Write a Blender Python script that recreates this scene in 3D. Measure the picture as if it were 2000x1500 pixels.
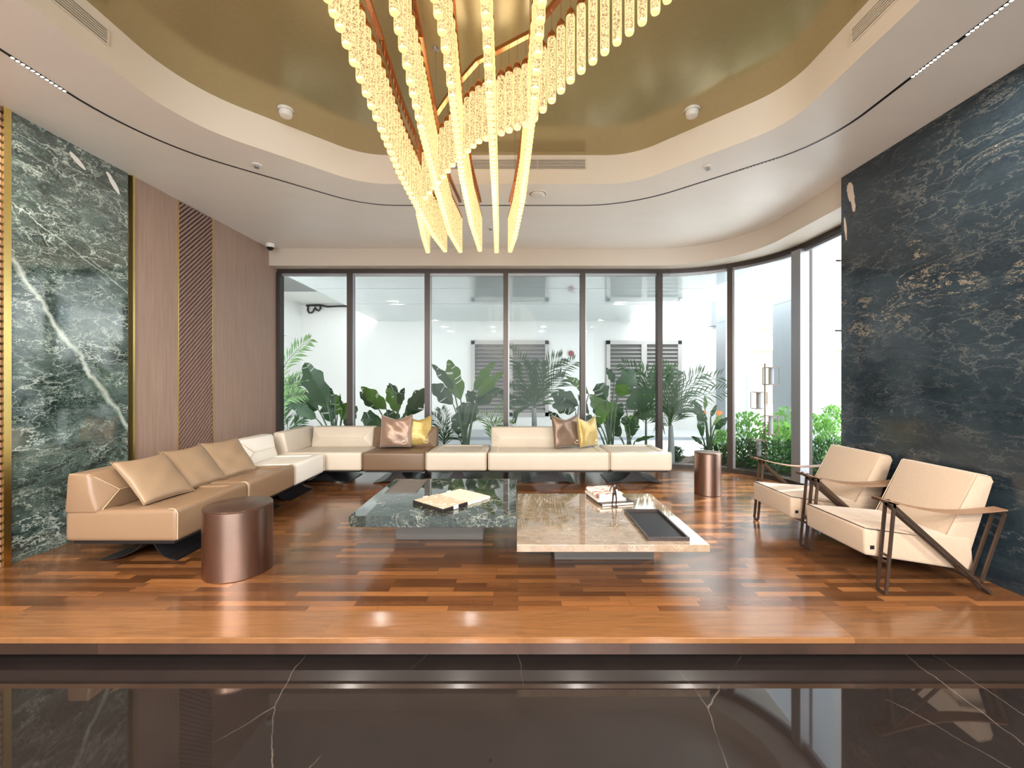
import bpy, bmesh, math, random
from mathutils import Vector, Matrix
PI = math.pi
for o in list(bpy.data.objects): bpy.data.objects.remove(o)
SC = bpy.context.scene
COL = SC.collection

# ------------------------------------------------------------------ camera, world, light, exposure
cam_d = bpy.data.cameras.new('camera'); cam = bpy.data.objects.new('camera', cam_d); COL.objects.link(cam)
cam.location = (0, 0, 1.3); cam.rotation_euler = (PI/2, 0, 0)
cam_d.sensor_width = 36; cam_d.lens = 820/2000*36
cam_d.shift_x = -12/2000; cam_d.shift_y = -7/2000
cam_d.clip_start = 0.05; cam_d.clip_end = 300
SC.camera = cam

W = bpy.data.worlds.new('sky'); SC.world = W; W.use_nodes = True
nt = W.node_tree; nt.nodes.clear()
wo = nt.nodes.new('ShaderNodeOutputWorld'); bg = nt.nodes.new('ShaderNodeBackground')
bg.inputs[0].default_value = (0.93, 0.97, 1.0, 1); bg.inputs[1].default_value = 2.6
nt.links.new(bg.outputs[0], wo.inputs[0])

def lamp(name, kind, loc, energy, color=(1,1,1), rot=(0,0,0), **kw):
    d = bpy.data.lights.new(name, kind); o = bpy.data.objects.new(name, d); COL.objects.link(o)
    o.location = loc; o.rotation_euler = rot; d.energy = energy; d.color = color
    for k, v in kw.items(): setattr(d, k, v)
    return o
lamp('sun', 'SUN', (12, 14, 12), 3.0, (1.0, 0.95, 0.86), (math.radians(48), 0, math.radians(118)), angle=0.02)
# unseen fill lamps added to brighten the room, overhead and behind the camera
for x in (-2.6, -0.9, 0.9, 2.6):
    for y in (-0.6, -2.2, -3.6):
        if y == -0.6 and abs(x) < 2.5: continue
        lamp('lobby_fill_lamp', 'AREA', (x, y, 3.19), 60, (1.0, 0.93, 0.84), (0, 0, 0), size=0.16, shape='DISK')

SC.view_settings.view_transform = 'Standard'
SC.view_settings.look = 'None'
SC.view_settings.exposure = 1.52
SC.view_settings.gamma = 1.0
SC.view_settings.use_curve_mapping = False

# ------------------------------------------------------------------ helpers
def tag(o, label=None, cat=None, group=None, kind=None):
    if label: o['label'] = label
    if cat: o['category'] = cat
    if group: o['group'] = group
    if kind: o['kind'] = kind
    return o
def empty(name, loc, rz=0, label=None, cat=None, group=None):
    o = bpy.data.objects.new(name, None); COL.objects.link(o)
    o.location = loc; o.rotation_euler = (0, 0, rz); o.empty_display_size = 0.1
    return tag(o, label, cat, group)
def obj(name, bm, mat, parent=None, smooth=False, label=None):
    me = bpy.data.meshes.new(name)
    bmesh.ops.recalc_face_normals(bm, faces=bm.faces)
    bm.to_mesh(me); bm.free()
    if smooth:
        me.polygons.foreach_set('use_smooth', [True]*len(me.polygons))
    if isinstance(mat, (list, tuple)):
        for m in mat: me.materials.append(m)
    elif mat: me.materials.append(mat)
    o = bpy.data.objects.new(name, me); COL.objects.link(o)
    if smooth and smooth != 'full':
        try: me.set_sharp_from_angle(angle=math.radians(40))
        except Exception: pass
    if parent: o.parent = parent
    if label: o['label'] = label
    return o
def copy_tree(o, parent=None):
    c = o.copy(); COL.objects.link(c)
    if parent: c.parent = parent
    for ch in list(o.children): copy_tree(ch, c)
    return c
def box(bm, x0, x1, y0, y1, z0, z1, M=None, mi=0):
    vs = [bm.verts.new((x, y, z)) for z in (z0, z1) for y in (y0, y1) for x in (x0, x1)]
    if M:
        for v in vs: v.co = M @ v.co
    fs = []
    for f in ((0,2,3,1),(4,5,7,6),(0,1,5,4),(2,6,7,3),(0,4,6,2),(1,3,7,5)):
        fc = bm.faces.new([vs[i] for i in f]); fc.material_index = mi; fs.append(fc)
    return vs, fs
def bm_box(*a, **k):
    bm = bmesh.new(); box(bm, *a, **k); return bm
def rbox(x0, x1, y0, y1, z0, z1, r=0.02, seg=3):
    bm = bmesh.new(); box(bm, x0, x1, y0, y1, z0, z1)
    bmesh.ops.bevel(bm, geom=list(bm.edges), offset=r, segments=seg, profile=0.5, affect='EDGES')
    return bm
def tube(bm, pts, r, seg=8, cap=True, radii=None, mi=0):
    pts = [Vector(p) for p in pts]; rings = []; up = Vector((0, 0, 1)); prev = None
    for i, p in enumerate(pts):
        if i == 0: t = pts[1]-p
        elif i == len(pts)-1: t = p-pts[i-1]
        else: t = pts[i+1]-pts[i-1]
        t.normalize()
        if prev is None:
            n = t.cross(up)
            if n.length < 1e-3: n = t.cross(Vector((1, 0, 0)))
        else:
            n = prev - t*prev.dot(t)
            if n.length < 1e-4: n = t.cross(up)
        n.normalize(); prev = n; b = t.cross(n)
        rr = radii[i] if radii else r
        rings.append([bm.verts.new(p + (n*math.cos(a)+b*math.sin(a))*rr) for a in [2*PI*k/seg for k in range(seg)]])
    for i in range(len(rings)-1):
        for k in range(seg):
            f = bm.faces.new((rings[i][k], rings[i][(k+1) % seg], rings[i+1][(k+1) % seg], rings[i+1][k])); f.material_index = mi
    if cap:
        f = bm.faces.new(rings[0][::-1]); f.material_index = mi
        f = bm.faces.new(rings[-1]); f.material_index = mi
def bar(bm, p0, p1, w, h):
    """straight bar of rectangular section (w across, h in its other direction)"""
    p0 = Vector(p0); p1 = Vector(p1); t = (p1-p0); L = t.length; t.normalize()
    s = t.cross(Vector((0, 0, 1)))
    if s.length < 1e-3: s = Vector((0, 1, 0))
    s.normalize(); u = s.cross(t)
    vs = []
    for q in (p0, p1):
        for a, b in ((-1,-1),(1,-1),(1,1),(-1,1)):
            vs.append(bm.verts.new(q + s*(a*w/2) + u*(b*h/2)))
    for f in ((3,2,1,0),(4,5,6,7),(0,1,5,4),(1,2,6,5),(2,3,7,6),(3,0,4,7)): bm.faces.new([vs[i] for i in f])
def lathe(bm, prof, seg=32, cx=0, cy=0, mi=0):
    rings = []
    for r, z in prof:
        if r < 1e-6: rings.append([bm.verts.new((cx, cy, z))])
        else: rings.append([bm.verts.new((cx+r*math.cos(2*PI*k/seg), cy+r*math.sin(2*PI*k/seg), z)) for k in range(seg)])
    for i in range(len(rings)-1):
        a, b = rings[i], rings[i+1]
        for k in range(seg):
            k2 = (k+1) % seg
            if len(a) == 1 and len(b) == 1: continue
            if len(a) == 1: f = bm.faces.new((a[0], b[k2], b[k]))
            elif len(b) == 1: f = bm.faces.new((a[k], a[k2], b[0]))
            else: f = bm.faces.new((a[k], a[k2], b[k2], b[k]))
            f.material_index = mi
def prism(bm, poly, z0, z1, mi=0):
    a = [bm.verts.new((x, y, z0)) for x, y in poly]; b = [bm.verts.new((x, y, z1)) for x, y in poly]
    n = len(poly)
    bm.faces.new(a[::-1]).material_index = mi; bm.faces.new(b).material_index = mi
    for i in range(n): bm.faces.new((a[i], a[(i+1) % n], b[(i+1) % n], b[i])).material_index = mi
def ribbon(bm, path, z0, z1, thick):
    """vertical wall of given thickness following an open plan path (thickness to the left of travel)"""
    n = len(path); L = []
    for i, p in enumerate(path):
        q0 = Vector(path[max(i-1, 0)]); q1 = Vector(path[min(i+1, n-1)])
        t = (q1-q0).normalized(); L.append((p[0]-t.y*thick, p[1]+t.x*thick))
    for i in range(n-1):
        v = []
        for z in (z0, z1):
            for q in (path[i], path[i+1], L[i+1], L[i]): v.append(bm.verts.new((q[0], q[1], z)))
        for f in ((3,2,1,0),(4,5,6,7),(0,1,5,4),(2,3,7,6)): bm.faces.new([v[k] for k in f])
        if i == 0: bm.faces.new([v[k] for k in (3,0,4,7)])
        if i == n-2: bm.faces.new([v[k] for k in (1,2,6,5)])
    bmesh.ops.remove_doubles(bm, verts=list(bm.verts), dist=1e-5)
def round_path(pts, radii, seg=10, closed=False):
    out = []; n = len(pts)
    for i, p in enumerate(pts):
        r = radii[i]
        if r == 0 or (not closed and i in (0, n-1)): out.append(tuple(p)); continue
        p = Vector(p); a = (Vector(pts[i-1])-p).normalized(); b = (Vector(pts[(i+1) % n])-p).normalized()
        ang = a.angle(b); d = r/math.tan(ang/2); c = p + (a+b).normalized()*(r/math.sin(ang/2))
        s = p+a*d; e = p+b*d
        a0 = math.atan2(s.y-c.y, s.x-c.x); a1 = math.atan2(e.y-c.y, e.x-c.x)
        da = a1-a0
        while da > PI: da -= 2*PI
        while da < -PI: da += 2*PI
        for k in range(seg+1):
            t = a0+da*k/seg; out.append((c.x+r*math.cos(t), c.y+r*math.sin(t)))
    return out
def path_at(path, s):
    for i in range(len(path)-1):
        a = Vector(path[i]); b = Vector(path[i+1]); L = (b-a).length
        if s <= L or i == len(path)-2:
            t = (b-a).normalized(); return a+t*s, t
        s -= L
def path_sub(path, s0, s1, step=0.06):
    n = max(1, int(math.ceil((s1-s0)/step)))
    return [tuple(path_at(path, s0+(s1-s0)*k/n)[0]) for k in range(n+1)]
def path_len(path): return sum((Vector(path[i+1])-Vector(path[i])).length for i in range(len(path)-1))
def at(x, y, Y):
    """a spot of the photograph at depth Y metres from the lens, in world metres"""
    return Vector(((x-1012)*Y/820, Y, 1.3-(y-743)*Y/820))

# ------------------------------------------------------------------ materials
class G:
    def __init__(s, name):
        s.m = bpy.data.materials.new(name); s.m.use_nodes = True; s.t = s.m.node_tree; s.t.nodes.clear()
        s.out = s.n('ShaderNodeOutputMaterial')
    def n(s, typ, **kw):
        x = s.t.nodes.new(typ)
        for k, v in kw.items():
            if k.startswith('i_'):
                key = k[2:]; key = int(key) if key.isdigit() else key.replace('_', ' ')
                x.inputs[key].default_value = v
            else: setattr(x, k, v)
        return x
    def l(s, a, b): s.t.links.new(a, b)
    def ramp(s, fac, stops, interp='LINEAR'):
        r = s.n('ShaderNodeValToRGB'); r.color_ramp.interpolation = interp
        e = r.color_ramp.elements
        while len(e) < len(stops): e.new(0.5)
        for k, (p, c) in enumerate(stops):
            e[k].position = p; e[k].color = (*c, 1) if len(c) == 3 else c
        s.l(fac, r.inputs[0]); return r.outputs[0]
    def math(s, op, a, b=None, c=None, clamp=False):
        x = s.n('ShaderNodeMath', operation=op, use_clamp=clamp)
        for k, v in enumerate((a, b, c)):
            if v is None: continue
            if hasattr(v, 'links'): s.l(v, x.inputs[k])
            else: x.inputs[k].default_value = v
        return x.outputs[0]
    def mix(s, fac, a, b, blend='MIX'):
        x = s.n('ShaderNodeMix', data_type='RGBA', blend_type=blend)
        for k, v in ((0, fac), (6, a), (7, b)):
            if hasattr(v, 'links'): s.l(v, x.inputs[k])
            elif k == 0: x.inputs[0].default_value = v
            else: x.inputs[k].default_value = (*v, 1)
        return x.outputs[2]
    def coord(s, kind='Object', scale=(1,1,1), rot=(0,0,0), loc=(0,0,0)):
        c = s.n('ShaderNodeTexCoord'); m = s.n('ShaderNodeMapping')
        m.inputs['Scale'].default_value = scale; m.inputs['Rotation'].default_value = rot; m.inputs['Location'].default_value = loc
        s.l(c.outputs[kind], m.inputs[0]); return m.outputs[0]
    def noise(s, vec, scale, detail=4, rough=0.5, dist=0.0):
        x = s.n('ShaderNodeTexNoise'); x.inputs['Scale'].default_value = scale; x.inputs['Detail'].default_value = detail
        x.inputs['Roughness'].default_value = rough; x.inputs['Distortion'].default_value = dist
        s.l(vec, x.inputs['Vector']); return x.outputs['Fac'], x.outputs['Color']
    def bsdf(s, color, rough=0.5, metal=0.0, bump=None, bstr=0.2, bdist=0.01, coat=0.0, spec=0.5, emis=None, estr=0.0, sheen=0.0, croug=0.05, ior=None):
        b = s.n('ShaderNodeBsdfPrincipled')
        def put(k, v):
            if hasattr(v, 'links'): s.l(v, b.inputs[k])
            elif isinstance(v, tuple): b.inputs[k].default_value = (*v, 1) if len(v) == 3 else v
            else: b.inputs[k].default_value = v
        put('Base Color', color); put('Roughness', rough); put('Metallic', metal)
        put('Specular IOR Level', spec); put('Coat Weight', coat); put('Coat Roughness', croug); put('Sheen Weight', sheen)
        if ior: put('IOR', ior)
        if emis is not None: put('Emission Color', emis); put('Emission Strength', estr)
        if bump is not None:
            x = s.n('ShaderNodeBump'); x.inputs['Strength'].default_value = bstr; x.inputs['Distance'].default_value = bdist
            s.l(bump, x.inputs['Height']); s.l(x.outputs[0], b.inputs['Normal'])
        s.l(b.outputs[0], s.out.inputs[0]); s.b = b; return s.m

def plain(name, col, rough=0.5, metal=0.0, bump_scale=None, bstr=0.1, **kw):
    g = G(name)
    v = g.coord()
    f, _ = g.noise(v, bump_scale or 40, 3)
    c = g.mix(f, tuple(x*0.93 for x in col), tuple(min(1, x*1.07) for x in col))
    return g.bsdf(c, rough, metal, bump=f if bump_scale else None, bstr=bstr, **kw)

def marble(name, dark, mid, vein, vein2, scale=1.0, amt=1.0, rough=0.04, fold=None, patches=None, gold=None, vline=None, rotm=(0.5, 0.2, 0.3), cloud=(0.35, 0.75), dirn=(1, 1, 1), coat=0.0, cior=1.5):
    g = G(name)
    c = g.n('ShaderNodeTexCoord'); src = c.outputs['Object']
    if fold is not None:       # book-matched slabs: mirror the pattern about a joint
        sx = g.n('ShaderNodeSeparateXYZ'); g.l(src, sx.inputs[0])
        yy = g.math('ABSOLUTE', g.math('SUBTRACT', sx.outputs[1], fold))
        cb = g.n('ShaderNodeCombineXYZ'); g.l(sx.outputs[0], cb.inputs[0]); g.l(yy, cb.inputs[1]); g.l(sx.outputs[2], cb.inputs[2])
        src = cb.outputs[0]
    mp = g.n('ShaderNodeMapping'); mp.inputs['Scale'].default_value = tuple(scale*d for d in dirn); mp.inputs['Rotation'].default_value = rotm
    g.l(src, mp.inputs[0]); v = mp.outputs[0]
    _, nc = g.noise(v, 1.6, 6, 0.62)
    vm = g.n('ShaderNodeVectorMath', operation='SCALE'); vm.inputs[3].default_value = 1.1; g.l(nc, vm.inputs[0])
    va = g.n('ShaderNodeVectorMath', operation='ADD'); g.l(v, va.inputs[0]); g.l(vm.outputs[0], va.inputs[1]); w = va.outputs[0]
    def cells(sc, width):
        x = g.n('ShaderNodeTexVoronoi', feature='DISTANCE_TO_EDGE'); x.inputs['Scale'].default_value = sc; g.l(w, x.inputs['Vector'])
        return g.math('SUBTRACT', 1.0, g.math('DIVIDE', x.outputs['Distance'], width, clamp=True))
    def ridge(sc, width, det=7):
        f, _ = g.noise(w, sc, det, 0.6, 0.6)
        return g.math('SUBTRACT', 1.0, g.math('DIVIDE', g.math('ABSOLUTE', g.math('SUBTRACT', f, 0.5)), width, clamp=True))
    m1, _ = g.noise(v, 1.1, 3); m2, _ = g.noise(v, 2.7, 3); m3, _ = g.noise(v, 0.7, 2)
    mask1 = g.ramp(m1, [(0.42, (0, 0, 0)), (0.6, (1, 1, 1))]); mask2 = g.ramp(m2, [(0.4, (0, 0, 0)), (0.62, (1, 1, 1))])
    cl, _ = g.noise(w, 1.4, 8, 0.7); clr = g.ramp(cl, [(cloud[0], (0, 0, 0)), (cloud[1], (1, 1, 1))])
    base = g.mix(clr, dark, mid)
    v1 = g.math('MULTIPLY', g.math('POWER', cells(3.2, 0.045), 1.5), mask1)
    v2 = g.math('MULTIPLY', g.math('POWER', ridge(2.2, 0.012), 1.3), mask2)
    v3 = g.math('MULTIPLY', g.math('POWER', cells(8.0, 0.06), 2.0), g.math('MULTIPLY', mask2, 0.6))
    v4 = g.math('MULTIPLY', g.math('POWER', ridge(6.0, 0.02), 1.5), 0.45)
    col = g.mix(g.math('MULTIPLY', v4, amt, clamp=True), base, vein2)
    col = g.mix(g.math('MULTIPLY', v3, amt, clamp=True), col, vein2)
    col = g.mix(g.math('MULTIPLY', v2, amt, clamp=True), col, vein)
    col = g.mix(g.math('MULTIPLY', v1, amt*0.85, clamp=True), col, vein)
    sy = g.n('ShaderNodeSeparateXYZ'); g.l(c.outputs['Object'], sy.inputs[0]); nf, _ = g.noise(c.outputs['Object'], 5, 5, 0.6)
    nw = g.math('MULTIPLY', g.math('SUBTRACT', nf, 0.5), 0.35)
    for (y0, z0, sl, w_) in (vline or []):
        dd = g.math('ABSOLUTE', g.math('ADD', g.math('DIVIDE', g.math('SUBTRACT', g.math('SUBTRACT', sy.outputs[2], z0), g.math('MULTIPLY', g.math('SUBTRACT', sy.outputs[1], y0), sl)), math.sqrt(1+sl*sl)), g.math('MULTIPLY', nw, 0.35)))
        mk = g.math('MULTIPLY', g.math('SUBTRACT', 1.0, g.math('DIVIDE', dd, w_, clamp=True)), g.math('MULTIPLY', nf, 1.5, clamp=True))
        col = g.mix(mk, col, vein)
    for (y0, z0, ry, rz, tilt, pc) in (patches or []):
        a = g.math('SUBTRACT', sy.outputs[1], y0); b_ = g.math('SUBTRACT', sy.outputs[2], z0)
        a2 = g.math('ADD', g.math('MULTIPLY', a, math.cos(tilt)), g.math('MULTIPLY', b_, math.sin(tilt))); b2 = g.math('SUBTRACT', g.math('MULTIPLY', b_, math.cos(tilt)), g.math('MULTIPLY', a, math.sin(tilt)))
        q = g.math('ADD', g.math('POWER', g.math('ABSOLUTE', g.math('DIVIDE', a2, ry)), 2.0), g.math('POWER', g.math('ABSOLUTE', g.math('DIVIDE', b2, rz)), 2.0))
        q = g.math('ADD', q, g.math('MULTIPLY', nw, 9.0))
        col = g.mix(g.math('LESS_THAN', q, 1.0), col, pc)
    if gold:
        gm = g.math('MULTIPLY', g.math('POWER', ridge(1.1, 0.008), 1.2), g.ramp(m3, [(0.5, (0, 0, 0)), (0.56, (1, 1, 1))]))
        col = g.mix(gm, col, gold)
    m_ = g.bsdf(col, rough, coat=coat); g.b.inputs['Coat IOR'].default_value = cior; return m_

M = {}
M['green_marble'] = marble('green_marble', (0.012, 0.026, 0.024), (0.105, 0.155, 0.14), (0.62, 0.70, 0.64), (0.30, 0.40, 0.35), scale=1.7, amt=1.0, coat=1.0, cior=1.9, cloud=(0.40, 0.68), rotm=(0.75, 0.1, 0.2), dirn=(1, 0.75, 1.5), vline=[(3.415, 1.52, -1.45, 0.028), (3.0, 2.55, -0.5, 0.005)], patches=[(3.42, 3.09, 0.07, 0.02, -0.6, (0.75, 0.75, 0.70)), (3.72, 3.05, 0.10, 0.025, -0.9, (0.80, 0.80, 0.76))])
M['blue_marble'] = marble('blue_marble', (0.008, 0.014, 0.021), (0.026, 0.041, 0.052), (0.22, 0.22, 0.20), (0.065, 0.08, 0.088), scale=1.35, amt=0.42, rough=0.12, fold=2.67, gold=(0.30, 0.25, 0.18), rotm=(-0.95, 0.1, 0.2), dirn=(1, 0.75, 1.6), patches=[(3.83, 2.98, 0.035, 0.17, -0.25, (0.55, 0.45, 0.36)), (3.90, 2.70, 0.018, 0.12, -0.1, (0.55, 0.45, 0.36))])
M['table_marble'] = marble('table_marble', (0.006, 0.009, 0.009), (0.024, 0.034, 0.029), (0.36, 0.38, 0.33), (0.12, 0.15, 0.12), scale=2.4, amt=1.0, coat=0.4, cior=1.5, rough=0.03, cloud=(0.35, 0.7))
M['beige_marble'] = marble('beige_marble', (0.13, 0.088, 0.058), (0.36, 0.26, 0.175), (0.55, 0.48, 0.40), (0.20, 0.11, 0.075), scale=2.2, amt=0.9, coat=1.0, cior=1.9, rough=0.03, cloud=(0.3, 0.62), dirn=(0.8, 1.6, 1))

def black_floor():
    g = G('black_marble_floor'); v = g.coord()
    _, nc = g.noise(v, 1.3, 6, 0.6)
    vm = g.n('ShaderNodeVectorMath', operation='SCALE'); vm.inputs[3].default_value = 0.16; g.l(nc, vm.inputs[0])
    va = g.n('ShaderNodeVectorMath', operation='ADD'); g.l(v, va.inputs[0]); g.l(vm.outputs[0], va.inputs[1])
    mp = g.n('ShaderNodeMapping'); mp.inputs['Scale'].default_value = (1.5, 0.55, 1); mp.inputs['Rotation'].default_value = (0, 0, 0.25); g.l(va.outputs[0], mp.inputs[0])
    x = g.n('ShaderNodeTexVoronoi', feature='DISTANCE_TO_EDGE'); x.inputs['Scale'].default_value = 1.0; g.l(mp.outputs[0], x.inputs['Vector'])
    e = g.math('SUBTRACT', 1.0, g.math('DIVIDE', x.outputs['Distance'], 0.004, clamp=True))
    m, _ = g.noise(v, 1.7, 2); mk = g.ramp(m, [(0.5, (0, 0, 0)), (0.66, (1, 1, 1))])
    f, _ = g.noise(v, 6, 6, 0.7)
    base = g.mix(f, (0.009, 0.0068, 0.0062), (0.022, 0.0165, 0.015))
    return g.bsdf(g.mix(g.math('MULTIPLY', e, mk), base, (0.11, 0.092, 0.082)), 0.03, spec=0.6)
M['black_floor'] = black_floor()

def wood_strips(name, tones, lx=0.42, ly=0.062, rough=0.2, rot=0.0, grain=1.0):
    g = G(name); v = g.coord(rot=(0, 0, rot))
    b = g.n('ShaderNodeTexBrick', offset=0.37, offset_frequency=2, squash=1.35, squash_frequency=3)
    b.inputs['Color1'].default_value = (0, 0, 0, 1); b.inputs['Color2'].default_value = (1, 1, 1, 1); b.inputs['Mortar'].default_value = (0.0, 0.0, 0.0, 1)
    b.inputs['Scale'].default_value = 1.0; b.inputs['Mortar Size'].default_value = 0.0007; b.inputs['Mortar Smooth'].default_value = 0
    b.inputs['Bias'].default_value = 0; b.inputs['Brick Width'].default_value = lx; b.inputs['Row Height'].default_value = ly
    g.l(v, b.inputs['Vector'])
    n = len(tones)
    base = g.ramp(b.outputs['Color'], [(0.5/n*0+i/(n-1), t) for i, t in enumerate(tones)])
    mp = g.n('ShaderNodeMapping'); mp.inputs['Scale'].default_value = (2.2, 26, 2); g.l(v, mp.inputs[0])
    ad = g.n('ShaderNodeVectorMath', operation='ADD'); g.l(mp.outputs[0], ad.inputs[0])
    sc = g.n('ShaderNodeVectorMath', operation='SCALE'); sc.inputs[3].default_value = 9.0; g.l(b.outputs['Color'], sc.inputs[0]); g.l(sc.outputs[0], ad.inputs[1])
    f, _ = g.noise(ad.outputs[0], 1.6, 6, 0.65, 0.8)
    gr = g.ramp(f, [(0.3, (0.62, 0.62, 0.62)), (0.7, (1.15, 1.15, 1.15))])
    col = g.mix(0.75*grain, base, gr, 'MULTIPLY')
    big, _ = g.noise(v, 1.2, 2); 
    rr = g.math('ADD', rough-0.03, g.math('MULTIPLY', f, 0.08))
    return g.bsdf(col, rr, bump=f, bstr=0.03, bdist=0.002, coat=0.35, croug=rough*0.6)
M['parquet'] = wood_strips('parquet', [(0.078, 0.031, 0.012), (0.120, 0.048, 0.018), (0.165, 0.067, 0.024), (0.27, 0.112, 0.038)], lx=0.40, ly=0.055, rough=0.2)
M['nosing'] = wood_strips('nosing_wood', [(0.15, 0.066, 0.025), (0.185, 0.082, 0.031), (0.215, 0.098, 0.037)], lx=2.7, ly=0.5, rough=0.2)
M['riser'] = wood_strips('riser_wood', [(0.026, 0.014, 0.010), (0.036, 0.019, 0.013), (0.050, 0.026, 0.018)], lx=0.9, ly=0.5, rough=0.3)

def veneer(name, a, b):
    g = G(name); v = g.coord(scale=(20, 20, 0.9))
    f, _ = g.noise(v, 2.2, 7, 0.65, 0.4)
    v2 = g.coord(scale=(1, 1, 1)); f2, _ = g.noise(v2, 1.5, 2)
    fine, _ = g.noise(g.coord(scale=(160, 160, 4)), 2, 2)
    c = g.mix(g.ramp(f, [(0.3, (0, 0, 0)), (0.7, (1, 1, 1))]), a, b)
    c = g.mix(g.math('MULTIPLY', fine, 0.35), c, tuple(x*0.6 for x in a))
    return g.bsdf(c, 0.42, bump=fine, bstr=0.06, bdist=0.002)
M['veneer'] = veneer('walnut_veneer', (0.29, 0.19, 0.145), (0.40, 0.275, 0.215))
M['slat'] = veneer('slat_wood', (0.22, 0.135, 0.11), (0.30, 0.19, 0.155))
M['slat_back'] = plain('slat_gap', (0.020, 0.009, 0.008), 0.6)

def plaster(name, col, rough=0.45, var=0.06, tscale=1.6):
    g = G(name); v = g.coord(scale=(1, 2.4, 1))
    f, _ = g.noise(v, tscale, 6, 0.6, 0.3); f2, _ = g.noise(g.coord(), 55, 4, 0.6)
    c = g.mix(f, tuple(x*(1-var) for x in col), tuple(min(1, x*(1+var)) for x in col))
    return g.bsdf(c, rough, bump=f2, bstr=0.04, bdist=0.003)
M['ceiling'] = plaster('polished_plaster', (0.82, 0.775, 0.715), 0.38, 0.05)
M['fascia'] = plaster('cove_plaster', (0.76, 0.685, 0.58), 0.42, 0.04)
M['bulkhead'] = plaster('bulkhead_plaster', (0.56, 0.485, 0.40), 0.5, 0.03)
M['gold_ceiling'] = plain('gold_lacquer', (0.40, 0.325, 0.165), 0.16, 0.35)
M['brass'] = plain('brass', (0.80, 0.60, 0.22), 0.28, 1.0)
M['black'] = plain('black_metal', (0.012, 0.012, 0.013), 0.4, 0.3)
M['frame'] = plain('dark_bronze_frame', (0.055, 0.045, 0.040), 0.38, 0.6)
M['frame_grey'] = plain('grey_frame', (0.34, 0.34, 0.36), 0.4, 0.7)
M['white_plastic'] = plain('white_plastic', (0.72, 0.70, 0.66), 0.4)
M['bronze'] = None
def brushed(name, col, rough=0.3):
    g = G(name); v = g.coord(scale=(1, 1, 60)); f, _ = g.noise(v, 4, 4)
    c = g.mix(f, tuple(x*0.88 for x in col), tuple(x*1.1 for x in col))
    m = g.bsdf(c, rough, 1.0, bump=f, bstr=0.02, bdist=0.001)
    return m
M['bronze'] = brushed('brushed_bronze', (0.29, 0.19, 0.15), 0.33)
M['bronze_top'] = plain('bronze_top', (0.16, 0.10, 0.075), 0.3, 0.8)
M['copper'] = plain('copper', (0.72, 0.36, 0.17), 0.22, 1.0)
M['chair_metal'] = plain('chair_metal', (0.115, 0.078, 0.058), 0.35, 0.8)
M['strap'] = plain('strap_leather', (0.22, 0.125, 0.075), 0.4)

def leather(name, col, rough=0.38, bs=180):
    g = G(name); v = g.coord(); f, _ = g.noise(v, bs, 3); f2, _ = g.noise(v, 5, 3)
    c = g.mix(f2, tuple(x*0.92 for x in col), tuple(min(1, x*1.05) for x in col))
    return g.bsdf(c, rough, bump=f, bstr=0.05, bdist=0.002)
M['tan'] = leather('tan_leather', (0.235, 0.148, 0.088), 0.34)
M['tan2'] = leather('tan_leather_cushion', (0.265, 0.178, 0.11), 0.42)
M['white_leather'] = leather('white_leather', (0.76, 0.72, 0.66), 0.4)
M['cream'] = leather('cream_leather', (0.53, 0.465, 0.385), 0.4)
M['brown'] = leather('brown_leather', (0.145, 0.090, 0.052), 0.4)
M['pipe_tan'] = plain('piping_tan', (0.42, 0.31, 0.20), 0.5)
M['pipe_cream'] = plain('piping_cream', (0.60, 0.50, 0.38), 0.5)
M['pipe_dark'] = plain('piping_dark', (0.06, 0.045, 0.035), 0.5)
def fabric(name, col):
    g = G(name); v = g.coord(scale=(1, 1, 1))
    x = g.n('ShaderNodeTexVoronoi'); x.inputs['Scale'].default_value = 260; g.l(v, x.inputs['Vector'])
    c = g.mix(x.outputs['Distance'], tuple(a*1.05 for a in col), tuple(a*0.82 for a in col))
    return g.bsdf(c, 0.8, bump=x.outputs['Distance'], bstr=0.25, bdist=0.002, sheen=0.3)
M['linen'] = fabric('beige_linen', (0.43, 0.32, 0.23))
def satin(name, col):
    g = G(name); v = g.coord(); f, _ = g.noise(v, 9, 5, 0.6, 1.0)
    c = g.mix(f, tuple(a*0.75 for a in col), tuple(min(1, a*1.2) for a in col))
    return g.bsdf(c, 0.3, 0.25, bump=f, bstr=0.35, bdist=0.02, sheen=0.4)
M['pink_satin'] = satin('rose_brown_satin', (0.26, 0.165, 0.115))
M['brown_satin'] = satin('brown_satin', (0.155, 0.095, 0.058))
M['gold_satin'] = satin('mustard_satin', (0.36, 0.25, 0.065))
M['crest'] = plain('crest_thread', (0.80, 0.70, 0.56), 0.4)

def thin_glass():
    g = G('window_glass')
    lw = g.n('ShaderNodeLayerWeight'); lw.inputs[0].default_value = 0.12
    tr = g.n('ShaderNodeBsdfTransparent'); tr.inputs[0].default_value = (0.93, 0.965, 0.955, 1)
    gl = g.n('ShaderNodeBsdfGlossy'); gl.inputs['Roughness'].default_value = 0.01; gl.inputs[0].default_value = (1, 1, 1, 1)
    mx = g.n('ShaderNodeMixShader'); f = g.math('ADD', 0.012, g.math('MULTIPLY', lw.outputs['Fresnel'], 0.22))
    g.l(f, mx.inputs[0]); g.l(tr.outputs[0], mx.inputs[1]); g.l(gl.outputs[0], mx.inputs[2]); g.l(mx.outputs[0], g.out.inputs[0])
    return g.m
M['glass'] = thin_glass()

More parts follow.
